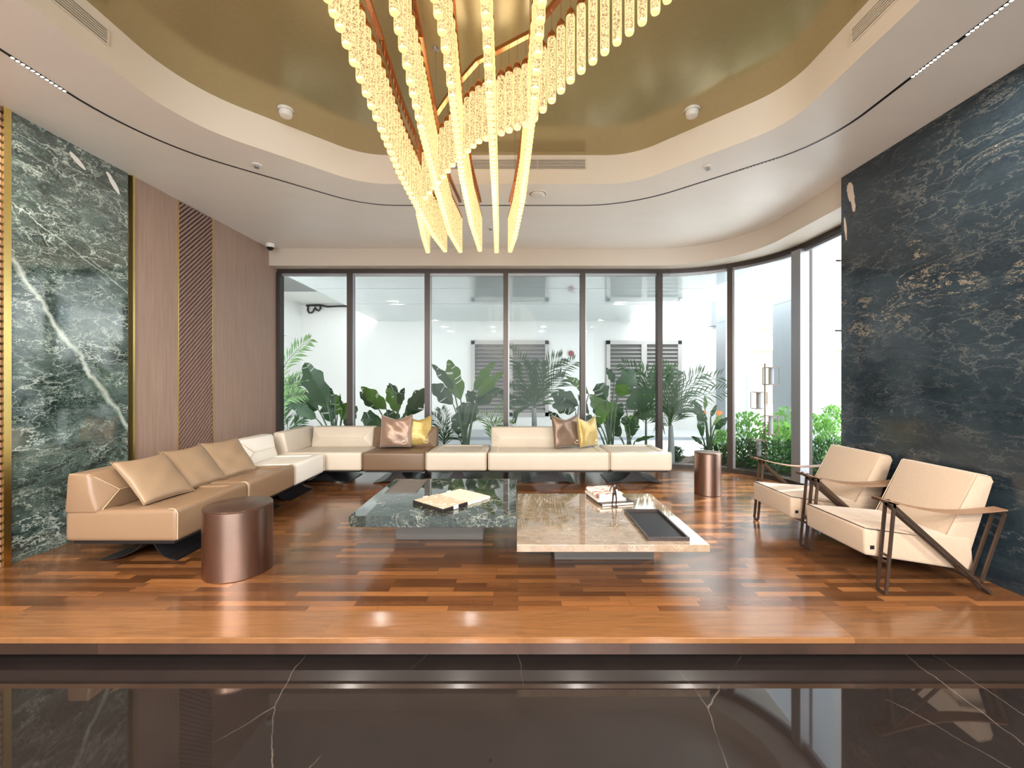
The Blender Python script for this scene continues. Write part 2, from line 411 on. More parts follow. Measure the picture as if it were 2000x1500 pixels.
def crystal():
    g = G('bubble_crystal')
    c = g.n('ShaderNodeTexCoord'); oi = g.n('ShaderNodeObjectInfo')
    ad = g.n('ShaderNodeVectorMath', operation='ADD'); g.l(c.outputs['Object'], ad.inputs[0])
    sc = g.n('ShaderNodeVectorMath', operation='SCALE'); g.l(oi.outputs['Random'], sc.inputs[3]); sc.inputs[0].default_value = (3, 5, 7); g.l(sc.outputs[0], ad.inputs[1])
    x = g.n('ShaderNodeTexVoronoi'); x.inputs['Scale'].default_value = 105; g.l(ad.outputs[0], x.inputs['Vector'])
    x2, _ = g.noise(ad.outputs[0], 150, 3)
    f = g.ramp(x.outputs['Distance'], [(0.12, (0, 0, 0)), (0.42, (1, 1, 1))])
    f = g.math('MULTIPLY', f, g.ramp(x2, [(0.45, (0, 0, 0)), (0.6, (1, 1, 1))]))
    lw = g.n('ShaderNodeLayerWeight'); lw.inputs[0].default_value = 0.35
    inner = g.mix(f, (1.0, 0.74, 0.36), (0.30, 0.14, 0.05))
    col = g.mix(g.ramp(lw.outputs['Facing'], [(0.35, (0, 0, 0)), (0.75, (1, 1, 1))]), inner, (1.0, 0.80, 0.30))
    return g.bsdf((0.12, 0.10, 0.06), 0.15, emis=col, estr=0.41)
M['crystal'] = crystal()
M['tip'] = plain('crystal_tip', (0.8, 0.7, 0.3), 0.2, emis=(1.0, 0.80, 0.32), estr=0.29)
M['led'] = plain('led_lens', (0.9, 0.9, 0.9), 0.3, emis=(1.0, 0.93, 0.86), estr=9.0)
M['lens_off'] = plain('lens_off', (0.45, 0.44, 0.42), 0.2)
M['glow_ring'] = plain('cap_glow', (1, 0.9, 0.7), 0.3, emis=(1.0, 0.9, 0.66), estr=2.2)

# outdoors
M['ext_wall'] = plaster('exterior_render', (0.80, 0.80, 0.78), 0.8, 0.02)
M['ext_ceiling'] = plain('glossy_canopy_panel', (0.52, 0.58, 0.58), 0.06, 0.0, coat=0.6)
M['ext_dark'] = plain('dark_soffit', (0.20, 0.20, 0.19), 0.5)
M['ext_soffit'] = plain('light_soffit', (0.72, 0.72, 0.68), 0.6)
M['paving'] = plain('pale_paving', (0.66, 0.68, 0.70), 0.6)
M['louver'] = plain('louver_metal', (0.42, 0.40, 0.38), 0.5, 0.3)
M['louver_gap'] = plain('louver_shadow', (0.10, 0.095, 0.09), 0.6)
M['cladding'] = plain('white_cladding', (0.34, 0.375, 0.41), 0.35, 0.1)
M['cladding_joint'] = plain('cladding_joint', (0.30, 0.32, 0.34), 0.5)
M['sandstone'] = plain('sand_building', (0.26, 0.225, 0.165), 0.8)
M['tower_white'] = plain('tower_white', (0.33, 0.325, 0.32), 0.7)
M['tower_gold'] = plain('tower_gold', (0.30, 0.24, 0.13), 0.6)
M['tower_grey'] = plain('tower_grey', (0.22, 0.22, 0.235), 0.5)
M['blue'] = plain('blue_glass_panel', (0.16, 0.26, 0.60), 0.3)
M['red'] = plain('red_plastic', (0.30, 0.03, 0.04), 0.4)
M['mulch'] = plain('bark_mulch', (0.050, 0.038, 0.032), 0.9, bump_scale=30, bstr=0.8)
M['bark'] = plain('bark_chip', (0.09, 0.068, 0.055), 0.9)
def leafmat(name, a, b, trans=0.25):
    g = G(name); v = g.coord(); f, _ = g.noise(v, 5, 4)
    oi = g.n('ShaderNodeObjectInfo')
    c = g.mix(f, a, b)
    g.bsdf(c, 0.48, spec=0.3)
    tl = g.n('ShaderNodeBsdfTranslucent'); g.l(g.mix(0.5, c, (b[0]*1.6, b[1]*1.8, b[2])), tl.inputs[0])
    mx = g.n('ShaderNodeMixShader'); mx.inputs[0].default_value = trans
    g.l(g.b.outputs[0], mx.inputs[1]); g.l(tl.outputs[0], mx.inputs[2]); g.l(mx.outputs[0], g.out.inputs[0]); return g.m
M['leaf_dark'] = leafmat('banana_leaf_dark', (0.006, 0.026, 0.010), (0.026, 0.070, 0.022), 0.12)
M['leaf_green'] = leafmat('banana_leaf_green', (0.018, 0.065, 0.008), (0.085, 0.17, 0.02), 0.25)
M['palm_leaf'] = leafmat('palm_leaf', (0.008, 0.032, 0.012), (0.045, 0.10, 0.035), 0.15)
M['palm_pale'] = leafmat('palm_leaf_pale', (0.07, 0.15, 0.05), (0.20, 0.32, 0.14), 0.3)
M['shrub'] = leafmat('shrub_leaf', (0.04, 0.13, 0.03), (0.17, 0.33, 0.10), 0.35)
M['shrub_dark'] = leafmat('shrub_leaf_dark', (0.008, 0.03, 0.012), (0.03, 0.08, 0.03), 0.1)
M['stem'] = plain('plant_stem', (0.05, 0.085, 0.05), 0.5)
M['trunk'] = plain('palm_trunk', (0.16, 0.18, 0.18), 0.7)
M['orange'] = plain('orange_flower', (0.85, 0.22, 0.04), 0.5)
M['pink'] = plain('pink_flower', (0.8, 0.35, 0.35), 0.5)
# ------------------------------------------------------------------ plan curves of the room
XL, XR, YB, ZC = -3.59, 3.04, 6.30, 3.205
GOLD = 3.484
glass_path = round_path([(XL, YB), (3.5, YB), (3.5, 3.9)], [0, 1.3, 0], 24)
bulk_path = round_path([(XL, 6.05), (3.08, 6.05), (3.08, 3.95)], [0, 1.1, 0], 24)
tray = round_path([(-2.48, -1.6), (-2.48, 3.10), (-1.50, 4.07), (1.10, 4.07), (2.015, 3.12), (2.015, -1.6)], [0.5, 0.9, 0.6, 0.6, 0.6, 0.5], 10, closed=True)
groove = round_path([(-2.98, -3.0), (-2.98, 3.32), (-1.66, 4.57), (1.20, 4.57), (2.47, 3.36), (2.47, -3.0)], [0, 1.3, 0.9, 1.3, 0.9, 0], 12)

# floor: platform
bm = bmesh.new()
fp = [(XL, 2.37), (3.04, 2.37), (3.04, 3.95)] + [(x, y) for x, y in reversed(glass_path)]
fp = [(XL, 2.372), (XR, 2.372), (XR, 3.95), (3.5, 3.95)] + [p for p in reversed(glass_path[:-1])]
prism(bm, fp, -0.09, 0.0)
tag(obj('floor', bm, M['parquet']), kind='structure')
bm = bm_box(XL, XR, 2.12, 2.37, -0.028, 0.0)
bmesh.ops.bevel(bm, geom=[e for e in bm.edges if all(v.co.y < 2.2 and v.co.z > -0.01 for v in e.verts)], offset=0.006, segments=3, affect='EDGES')
tag(obj('trim_1', bm, M['nosing']), kind='structure')
tag(obj('trim_2', bm_box(XL, XR, 2.13, 2.37, -0.09, -0.0285), M['riser']), kind='structure')
tag(obj('trim_3', bm_box(XL, XR, 2.20, 2.40, -0.13, -0.0905), M['black']), kind='structure')
tag(obj('floor_2', bm_box(-6, 6, -6, 2.30, -0.20, -0.13), M['black_floor']), kind='structure')

# ceiling with the tray hole (bridge outer rectangle to tray outline)
def ring_fill(outer, inner, z, mat, name):
    bm = bmesh.new()
    a = [bm.verts.new((x, y, z)) for x, y in outer]; b = [bm.verts.new((x, y, z)) for x, y in inner]
    es = [bm.edges.new((a[i], a[(i+1) % len(a)])) for i in range(len(a))] + [bm.edges.new((b[i], b[(i+1) % len(b)])) for i in range(len(b))]
    bmesh.ops.triangle_fill(bm, edges=es, use_beauty=True)
    return obj(name, bm, mat)
outer = [(-5, -9), (5, -9), (5, 2.0), (4.1, 2.0), (4.1, 7.0), (-5, 7.0)]
outer = [(XL-0.3, -4.2), (3.8, -4.2), (3.8, 6.6), (XL-0.3, 6.6)]
tag(ring_fill(outer, tray, ZC, M['ceiling'], 'ceiling'), kind='structure')
bm = bmesh.new(); ribbon(bm, tray+[tray[0]], ZC, GOLD, -0.0)
bm.free(); bm = bmesh.new()
for i in range(len(tray)):
    a, b = tray[i], tray[(i+1) % len(tray)]
    bm.faces.new([bm.verts.new(v) for v in ((a[0], a[1], ZC), (b[0], b[1], ZC), (b[0], b[1], GOLD+0.01), (a[0], a[1], GOLD+0.01))])
bmesh.ops.remove_doubles(bm, verts=list(bm.verts), dist=1e-5)
tag(obj('trim_4', bm, M['fascia'], smooth=True), kind='structure')
tag(obj('ceiling_2', bm_box(-2.7, 2.2, -1.8, 4.3, GOLD, GOLD+0.05), M['gold_ceiling']), kind='structure')
tag(obj('ceiling_3', bm_box(XL-0.3, 3.8, -4.2, 6.6, GOLD+0.06, GOLD+0.12), M['black']), kind='structure')   # slab over the suspended ceiling

# walls
tag(obj('wall_left', bm_box(XL-0.25, XL-0.0215, -4.2, 6.38, -0.2, GOLD+0.06), M['veneer']), kind='structure')
tag(obj('wall_right', bm_box(XR, 3.55, -4.2, 3.95, -0.2, GOLD+0.06), M['blue_marble']), kind='structure')
def wall_panel(y0, y1, mat, name, label, cat, t=0.02, z1=ZC):
    o = obj(name, bm_box(XL-0.02, XL-0.02+t, y0, y1, 0.0, z1), mat); return tag(o, label, cat)
wall_panel(2.965, 3.862, M['green_marble'], 'marble_slab', 'tall polished green marble slab with white veins on the left wall', 'wall panel')
wall_panel(3.920, 4.430, M['veneer'], 'wood_panel', 'smooth walnut wall panel between green marble slab and diagonal slats', 'wall panel')
wall_panel(4.935, 6.27, M['veneer'], 'wood_panel', 'widest smooth walnut wall panel, beside the window wall', 'wall panel')
o = wall_panel(3.865, 3.895, M['black'], 'shadow_gap', None, None, t=0.004); tag(o, kind='structure'); o.name = 'trim_12'
k = 5
for y0, y1, t in ((2.918, 2.963, 0.035), (3.897, 3.918, 0.035), (4.431, 4.442, 0.024), (4.922, 4.933, 0.024)):
    tag(obj('trim_%d' % k, bm_box(XL-0.02, XL-0.02+t, y0, y1, 0.0 if y0 > 2.372 else -0.13, ZC), M['brass']), kind='structure'); k += 1
def clip_poly(poly, x0, x1, y0, y1):
    def cut(P, f, g):
        out = []
        for i in range(len(P)):
            a, b = P[i], P[(i+1) % len(P)]
            fa, fb = f(a), f(b)
            if fa >= 0: out.append(a)
            if (fa >= 0) != (fb >= 0):
                t = fa/(fa-fb); out.append((a[0]+(b[0]-a[0])*t, a[1]+(b[1]-a[1])*t))
        return out
    for f in (lambda p: p[0]-x0, lambda p: x1-p[0], lambda p: p[1]-y0, lambda p: y1-p[1]):
        poly = cut(poly, f, None)
        if len(poly) < 3: return []
    return poly
def slat_panel(y0, y1, z0, z1, sgn, pitch, label):
    r = empty('slatted_panel', (XL-0.02, (y0+y1)/2, z0), label=label, cat='wall panel')
    L = Vector((XL-0.02, (y0+y1)/2, z0))
    bm = bm_box(0.0, 0.006, y0-L.y, y1-L.y, 0, z1-z0); obj('backing', bm, M['slat_back'], r)
    bm = bmesh.new(); wv = pitch*0.62; w = y1-y0
    n = int((z1-z0+w)/pitch)+2
    for i in range(-int(w/pitch)-2, n):
        b = z0+i*pitch
        if sgn > 0: P = [(y0, b), (y1, b+w), (y1, b+w+wv), (y0, b+wv)]
        else: P = [(y0, b+w), (y1, b), (y1, b+wv), (y0, b+w+wv)]
        P = clip_poly(P, y0, y1, z0, z1)
        if len(P) < 3: continue
        a = [bm.verts.new((0.006, p[0]-L.y, p[1]-L.z)) for p in P]; c = [bm.verts.new((0.022, p[0]-L.y, p[1]-L.z)) for p in P]
        bm.faces.new(c)
        for q in range(len(P)): bm.faces.new((a[q], a[(q+1) % len(P)], c[(q+1) % len(P)], c[q]))
    obj('slats', bm, M['slat'], r)
slat_panel(4.443, 4.921, 0.0, ZC, 1, 0.052, 'narrow walnut panel of diagonal slats between two smooth walnut panels')
slat_panel(2.44, 2.916, 0.0, ZC, -1, 0.052, 'diagonal slatted walnut panel at the far left edge, left of the green marble')

# bulkhead over the window wall
def band(pa, pb, z, name, mat):
    bm = bmesh.new(); n = 60; la, lb = path_len(pa), path_len(pb)
    A = [bm.verts.new((*path_at(pa, la*i/n)[0], z)) for i in range(n+1)]; B = [bm.verts.new((*path_at(pb, lb*i/n)[0], z)) for i in range(n+1)]
    for i in range(n): bm.faces.new((A[i], A[i+1], B[i+1], B[i]))
    return bm
bm = bmesh.new()
gp2 = round_path([(XL, YB+0.08), (3.58, YB+0.08), (3.58, 3.9)], [0, 1.35, 0], 24)
n = 60; la, lb = path_len(bulk_path), path_len(gp2)
A = [path_at(bulk_path, la*i/n)[0] for i in range(n+1)]; B = [path_at(gp2, lb*i/n)[0] for i in range(n+1)]
for i in range(n):
    q = []
    for z in (2.955, ZC-0.001):
        for p in (A[i], A[i+1], B[i+1], B[i]): q.append(bm.verts.new((p.x, p.y, z)))
    bm.faces.new([q[j] for j in (0, 1, 5, 4)]); bm.faces.new([q[j] for j in (3, 2, 1, 0)]); bm.faces.new([q[j] for j in (2, 3, 7, 6)])
    if i == 0: bm.faces.new([q[j] for j in (0, 4, 7, 3)])
bmesh.ops.remove_doubles(bm, verts=list(bm.verts), dist=1e-5)
for f in bm.faces: f.smooth = True
tag(obj('wall_back', bm, M['bulkhead'], smooth=True), kind='structure')

# window wall: curved glass, mullions, head, sill
def frame_run(z0, z1, d0, d1, name, mat):
    bm = bmesh.new(); N = 70; L = path_len(glass_path); prev = None
    for i in range(N+1):
        p, t = path_at(glass_path, L*i/N*0.9999); nrm = Vector((-t.y, t.x))   # outward
        ring = [bm.verts.new((p.x+nrm.x*d, p.y+nrm.y*d, z)) for d, z in ((d0, z0), (d1, z0), (d1, z1), (d0, z1))]
        if prev:
            for k in range(4): bm.faces.new((prev[k], ring[k], ring[(k+1) % 4], prev[(k+1) % 4]))
        else: bm.faces.new(ring)
        prev = ring
    bm.faces.new(prev)
    return tag(obj(name, bm, mat), kind='structure')
frame_run(2.90, 2.955, -0.06, 0.06, 'trim_13', M['frame'])
frame_run(2.865, 2.90, -0.02, 0.03, 'trim_14', M['frame_grey'])
frame_run(0.0, 0.055, -0.07, 0.06, 'trim_15', M['frame'])
frame_run(-0.3, 0.0, 0.005, 0.12, 'trim_16', M['ext_wall'])
SL = path_len(glass_path)
def s_for_px(px):
    best = None
    for i in range(4000):
        s = SL*i/4000; p, t = path_at(glass_path, s)
        e = abs(1012+820*p.x/p.y-px)
        if best is None or e < best[0]: best = (e, s)
    return best[1]
mull = [s_for_px(v) for v in (686, 836, 988, 1137, 1286)] + [s_for_px(1428), s_for_px(1566), s_for_px(1680)]
ends = [0.0] + mull
k = 17
for i, s in enumerate([0.02]+mull):
    p, t = path_at(glass_path, s); ang = math.atan2(t.y, t.x)
    T = Matrix.Translation((p.x, p.y, 0)) @ Matrix.Rotation(ang, 4, 'Z')
    w = 0.035 if i != 7 else 0.075
    bm = bmesh.new(); box(bm, -w, w, -0.08, 0.04, 0.055, 2.90, T, 0)
    if i == 7:
        box(bm, -w-0.004, w+0.004, 0.04, 0.075, 0.055, 2.90, T, 1)
    elif i > 0:
        box(bm, w, w+0.016, -0.03, 0.03, 0.055, 2.90, T, 1)
    tag(obj('trim_%d' % k, bm, [M['frame_grey'] if i == 7 else M['frame'], M['frame'] if i == 7 else M['frame_grey']]), kind='structure'); k += 1
for i in range(len(ends)-1):
    s0, s1 = ends[i]+0.03, ends[i+1]-0.03
    bm = bmesh.new(); pts = path_sub(glass_path, s0, s1, 0.05 if s1 > 5 else 2)
    V = [(bm.verts.new((x, y, 0.05)), bm.verts.new((x, y, 2.87))) for x, y in pts]
    for a, b in zip(V, V[1:]): bm.faces.new((a[0], b[0], b[1], a[1]))
    tag(obj('window_%d' % (i+1), bm, M['glass'], smooth='full'), kind='structure')

# light track set in the ceiling
bm = bmesh.new(); P = [tuple(p) for p in groove]; prev = None
for i in range(len(P)-1):
    a = Vector(P[i]); b = Vector(P[i+1]); 
GL = path_len(P)
N = 220
for i in range(N+1):
    p, t = path_at(P, GL*i/N*0.99999); n_ = Vector((-t.y, t.x))
    ring = [bm.verts.new((p.x+n_.x*d, p.y+n_.y*d, z)) for d, z in ((-0.011, ZC-0.0015), (0.011, ZC-0.0015), (0.011, ZC+0.03), (-0.011, ZC+0.03))]
    if prev:
        for q in range(4): bm.faces.new((prev[q], ring[q], ring[(q+1) % 4], prev[(q+1) % 4]))
    prev = ring
tag(obj('trim_30', bm, M['black']), kind='structure')
def track_light(s0, s1, n, lit, label):
    mid, t = path_at(P, (s0+s1)/2)
    r = empty('track_spotlight', (mid.x, mid.y, ZC), label=label, cat='ceiling light', group='linear spotlights set in the curved ceiling track')
    bm = bmesh.new(); pts = path_sub(P, s0, s1, 0.05); prev = None
    for x, y in pts:
        ring = None
    for i in range(len(pts)-1):
        a = Vector(pts[i]); b = Vector(pts[i+1]); tt = (b-a).normalized(); nn = Vector((-tt.y, tt.x))*0.009
        q = [(a-nn), (b-nn), (b+nn), (a+nn)]
        v = [bm.verts.new((c.x-mid.x, c.y-mid.y, z)) for z in (-0.004, -0.0016) for c in q]
        for f in ((3,2,1,0),(0,1,5,4),(1,2,6,5),(2,3,7,6),(3,0,4,7)): bm.faces.new([v[j] for j in f])
    obj('housing', bm, M['black'], r)
    for i in range(n):
        p, _ = path_at(P, s0+(s1-s0)*(i+0.5)/n)
        bm = bmesh.new(); bmesh.ops.create_circle(bm, cap_ends=True, radius=0.0085, segments=10)
        l_ = obj('lens', bm, M['led'] if lit else M['lens_off'], r); l_.location = (p.x-mid.x, p.y-mid.y, -0.0045)
def s_near(x, y):
    return min(((Vector((x, y))-path_at(P, GL*i/3000*0.9999)[0]).length, GL*i/3000) for i in range(3000))[1]
for (xa, ya), (xb, yb), lit, lab in (
    ((-2.98, 2.46), (-2.98, 2.77), 1, 'lit spotlight strip in the ceiling track at the left edge, over the green marble'),
    ((-2.98, 2.10), (-2.98, 2.40), 1, 'lit spotlight strip in the ceiling track, cut off by the left edge of the photo'),
    ((2.47, 2.64), (2.47, 2.36), 1, 'lit spotlight strip in the ceiling track by the right wall, the farther of two'),
    ((2.47, 2.32), (2.47, 2.05), 1, 'lit spotlight strip in the track by the right wall, cut off at the top edge'),
    ((0.10, 4.57), (0.33, 4.57), 0, 'unlit spotlight strip in the ceiling track just right of the chandelier tip'),
    ((0.46, 4.57), (0.72, 4.57), 0, 'unlit spotlight strip in the straight back run of the track, second from chandelier'),
    ((1.63, 4.18), (1.85, 3.97), 0, 'unlit spotlight strip on the slanting right run of the track, the left one'),
    ((1.97, 3.85), (2.22, 3.60), 0, 'unlit spotlight strip on the slanting right run of the track, the right one')):
    a, b = sorted((s_near(xa, ya), s_near(xb, yb))); track_light(a, b, 12, lit, lab)
for x, y in ((-2.98, 2.6), (-2.98, 2.2), (2.47, 2.5), (2.47, 2.2)):
    lamp('track_spot_beam', 'AREA', (x, y, ZC-0.02), 8, (1.0, 0.9, 0.78), size=0.25, shape='RECTANGLE', size_y=0.03)

# air grilles in the tray fascia
def grille(loc, rz, w, h, label):
    r = empty('air_grille', loc, rz, label, 'air vent', 'air grilles in the ceiling tray fascia')
    bm = bm_box(-w/2, w/2, 0.0, 0.004, -h/2, h/2); obj('backing', bm, M['louver_gap'], r)
    bm = bmesh.new()
    for x0, x1, z0, z1 in ((-w/2-0.008, w/2+0.008, h/2-0.002, h/2+0.006), (-w/2-0.008, w/2+0.008, -h/2-0.006, -h/2+0.002), (-w/2-0.008, -w/2, -h/2, h/2), (w/2, w/2+0.008, -h/2, h/2)):
        box(bm, x0, x1, -0.006, 0.004, z0, z1)
    obj('grille_frame', bm, M['fascia'], r)
    bm = bmesh.new(); n = 5
    for i in range(1, n+1): z = -h/2+h*i/(n+1); box(bm, -w/2, w/2, -0.007, 0.003, z-0.0028, z+0.0028)
    for i in range(1, 4): x = -w/2+w*i/4; box(bm, x-0.002, x+0.002, -0.004, 0.003, -h/2, h/2)
    obj('grille_blades', bm, M['fascia'], r)
grille((-0.275, 4.062, 3.390), 0, 1.85, 0.088, 'long slatted air grille in the ceiling tray behind the chandelier')
grille((-2.473, 1.85, 3.365), PI/2, 1.35, 0.088, 'slatted air grille in the left side of the ceiling tray')
grille((2.008, 1.85, 3.365), -PI/2, 1.35, 0.088, 'slatted air grille in the right side of the ceiling tray')

# ceiling devices
def detector(loc, r_, h, label, name='smoke_detector', cat='smoke detector'):
    r = empty(name, loc, 0, label, cat)
    bm = bmesh.new(); lathe(bm, [(0, 0), (r_, 0), (r_, -h*0.25), (r_*0.96, -h*0.3)], 28); obj('base_ring', bm, M['white_plastic'], r, True)
    bm = bmesh.new(); lathe(bm, [(r_*0.88, -h*0.28), (r_*0.88, -h*0.55), (r_*0.72, -h*0.9), (r_*0.35, -h), (0, -h)], 28); obj('cover', bm, M['white_plastic'], r, True)
detector((-1.87, 3.38, GOLD), 0.058, 0.065, 'white smoke detector on the left of the gold tray ceiling')
detector((1.40, 3.38, GOLD), 0.058, 0.065, 'white smoke detector on the right of the gold tray ceiling')
detector((0.20, 4.28, ZC), 0.085, 0.028, 'round white ceiling speaker behind the chandelier tips', 'ceiling_speaker', 'speaker')
def sprinkler(loc, label):
    r = empty('sprinkler', loc, 0, label, 'sprinkler')
    bm = bmesh.new(); lathe(bm, [(0, 0), (0.042, 0), (0.04, -0.006), (0.018, -0.01), (0, -0.01)], 24); obj('cover_plate', bm, M['white_plastic'], r, True)
    bm = bmesh.new(); lathe(bm, [(0.012, -0.01), (0.012, -0.022), (0.02, -0.024), (0.02, -0.027), (0, -0.027)], 16); obj('head', bm, M['frame_grey'], r, True)
sprinkler((-2.31, 3.71, ZC), 'small sprinkler on the pale ceiling left of the chandelier, between tray and track')
sprinkler((1.695, 3.746, ZC), 'small sprinkler on the pale ceiling right of the chandelier')
sprinkler((-0.345, 5.24, ZC), 'small sprinkler behind the chandelier tips, near the window bulkhead')
r = empty('dome_camera', (-3.46, 5.86, ZC), 0, 'white dome security camera in the ceiling corner over the walnut panel', 'security camera')
bm = bmesh.new(); lathe(bm, [(0, 0), (0.055, 0), (0.055, -0.03), (0.048, -0.05)], 24); obj('housing', bm, M['white_plastic'], r, True)
bm = bmesh.new(); lathe(bm, [(0.046, -0.045), (0.042, -0.065), (0.025, -0.085), (0, -0.092)], 24); obj('dome', bm, M['black'], r, True)
# ------------------------------------------------------------------ sofa modules
def smooth_bevel(bm, r, seg=3):
    bmesh.ops.bevel(bm, geom=list(bm.edges), offset=r, segments=seg, profile=0.5, affect='EDGES')
def seat_bm(x0, x1, y0, y1, z0, z1, quilt=True, sub=None):
    """upholstered block: rounded edges, shallow pressed-in panel on top"""
    bm = bmesh.new(); vs, fs = box(bm, x0, x1, y0, y1, z0, z1)
    top = fs[1]
    for v in vs:
        if v.co.z > z1-1e-4 and v.co.y > (y0+y1)/2: v.co.z -= 0.02
    bmesh.ops.bevel(bm, geom=list(bm.edges), offset=0.035, segments=4, profile=0.55, affect='EDGES')
    if quilt:
        bm.normal_update(); bmesh.ops.recalc_face_normals(bm, faces=bm.faces)
        top = max(bm.faces, key=lambda f: f.calc_area()*max(0, f.normal.z))
        bmesh.ops.inset_region(bm, faces=[top], thickness=0.085, depth=0.0)
        bmesh.ops.inset_region(bm, faces=[top], thickness=0.02, depth=-0.012)
    return bm
def seat_seams(x0, x1, y0, y1, z0, z1, mat, par):
    for x in (x0+0.004, x1-0.004):
        bm = bmesh.new()
        tube(bm, [(x, y0+0.0, z0+0.02), (x, y0-0.001, z1-0.03), (x, y0+0.012, z1-0.008), (x, y0+0.035, z1+0.001), (x, y0+0.06, z1-0.002)], 0.0035, 6)
        obj('piping', bm, mat, par, True)
def back_bm(x0, x1, y0, y1, z0, z1, arrow=0.13, seg=3):
    bm = bmesh.new(); zm = z0+(z1-z0)*0.50; xa, xb = x0+arrow, x1-arrow
    V = {k: bm.verts.new(v) for k, v in dict(
        a=(x0, y1, z0), b=(x1, y1, z0), c=(x1, y1-0.02, z1), d=(x0, y1-0.02, z1),
        e=(x0, y0+0.09, z1), f=(x1, y0+0.09, z1), g=(x1, y0+0.025, z0), h=(x0, y0+0.025, z0),
        i=(xa, y0+0.0, zm), j=(xb, y0+0.0, zm), k=(x0, y0+0.075, zm), l=(x1, y0+0.075, zm)).items()}
    for s in ('abcd', 'defc', 'eijf', 'ihgj', 'abgh', 'eik', 'kih', 'fjl', 'ljg', 'adekh', 'bcflg'):
        bm.faces.new([V[q] for q in s])
    bmesh.ops.recalc_face_normals(bm, faces=bm.faces)
    bmesh.ops.bevel(bm, geom=[e for e in bm.edges if e.calc_face_angle(0) > 0.5], offset=0.02, segments=seg, profile=0.5, affect='EDGES')
    return bm
def back_piping(x0, x1, y0, y1, z0, z1, mat, par, arrow=0.13):
    zm = z0+(z1-z0)*0.5
    for xe, xi in ((x0, x0+arrow), (x1, x1-arrow)):
        s = 1 if xi > xe else -1; bm = bmesh.new()
        tube(bm, [(xe+s*0.012, y1-0.03, z1-0.004), (xe+s*0.012, y0+0.10, z1-0.006), (xe+s*0.035, y0+0.075, z1-0.03), (xi, y0-0.003, zm), (xe+s*0.03, y0+0.022, z0+0.02)], 0.0035, 6)
        obj('piping', bm, mat, par, True)
    bm = bmesh.new()
    tube(bm, [(x0+arrow, y0-0.003, zm), (x1-arrow, y0-0.003, zm)], 0.0025, 6)
    obj('seam', bm, mat, par, True)
def pedestal(name_root, cx, cy, half, ext, axis='x', shift=0.0, h=0.165, gap=0.03):
    """foot of two flaring bent plates meeting under the seat"""
    bm = bmesh.new(); th = 0.008
    for sg in (-1, 1):
        prof = []
        for i in range(11):
            t = i/10
            s0 = shift+sg*gap; u = s0 + (sg*half-s0)*(1-math.sqrt(max(0, 1-(t)**2.0)))*0.85 + (sg*half-s0)*0.15*t
            z = h*(1-t)
            prof.append((u, max(z, 0.0)))
        P = [(u, z) for u, z in prof]; Q = [(u-sg*th*(1 if z > 0.02 else 0.3)-0, z+th*(0.2 if z > 0.02 else 1)) for u, z in prof]
        for i in range(len(P)-1):
            quad = [P[i], P[i+1], Q[i+1], Q[i]]
            v = []
            for e in (-ext/2, ext/2):
                for (u, z) in quad: v.append(bm.verts.new((cx+u, cy+e, z) if axis == 'x' else (cx+e, cy+u, z)))
            for f in ((3,2,1,0),(4,5,6,7),(0,1,5,4),(2,3,7,6)): bm.faces.new([v[j] for j in f])
    # dark sheet put in for the shade between the two plates
    L_, R_ = [], []
    for i in range(11):
        t = i/10
        for sg, A_ in ((-1, L_), (1, R_)):
            s0 = shift+sg*gap; A_.append((s0+(sg*half-s0)*(1-math.sqrt(max(0, 1-t**2)))*0.85+(sg*half-s0)*0.15*t, h*(1-t)))
    for i in range(9):
        v = []
        for e in (-0.006, 0.006):
            for (u, z) in (L_[i], L_[i+1], R_[i+1], R_[i]): v.append(bm.verts.new((cx+u, cy-ext/2+0.03+e, z) if axis == 'x' else (cx+e, cy+u, z)))
        bm.faces.new([v[j] for j in (3,2,1,0)]); bm.faces.new([v[j] for j in (4,5,6,7)])
    if axis == 'x': box(bm, cx+shift-0.10, cx+shift+0.10, cy-ext/2, cy+ext/2, h-0.006, h)
    else: box(bm, cx-ext/2, cx+ext/2, cy+shift-0.10, cy+shift+0.10, h-0.006, h)
    bmesh.ops.remove_doubles(bm, verts=list(bm.verts), dist=1e-5)
    return bm
SZ0, SZ1, BZ = 0.185, 0.415, 0.655
def module(name, loc, rz, label, cat, w, d, mat, pipe, seats, back=None, feet=((0.5, 0.28),), axis='x', shift=0.0, quilt=True, group=None):
    r = empty(name, loc, rz, label, cat, group)
    for a, b in seats:
        s = obj('seat', seat_bm(a+0.003, b-0.003, 0, d, SZ0, SZ1, quilt), mat, r, True)
        seat_seams(a+0.003, b-0.003, 0, d, SZ0, SZ1, pipe, s)
    if back:
        b = obj('backrest', back_bm(back[0], back[1], d-0.26, d, SZ1-0.035, BZ), mat, r, True)
        back_piping(back[0], back[1], d-0.26, d, SZ1-0.035, BZ, pipe, b)
    obj('base_board', bm_box(0.03, w-0.03, 0.04, d-0.04, 0.165, SZ0+0.004), M['black'], r)
    for fr, half in feet:
        if axis == 'x': b = pedestal('', w*fr, d/2+0.0, half, 0.5, 'x', shift, gap=0.12 if w > 1 else 0.05)
        else: b = pedestal('', w*fr, d/2, half, 0.5, 'y', shift)
        obj('pedestal_foot', b, M['pedestal'], r, True)
    return r
M['pedestal'] = plain('gunmetal_foot', (0.022, 0.020, 0.022), 0.32, 0.4)
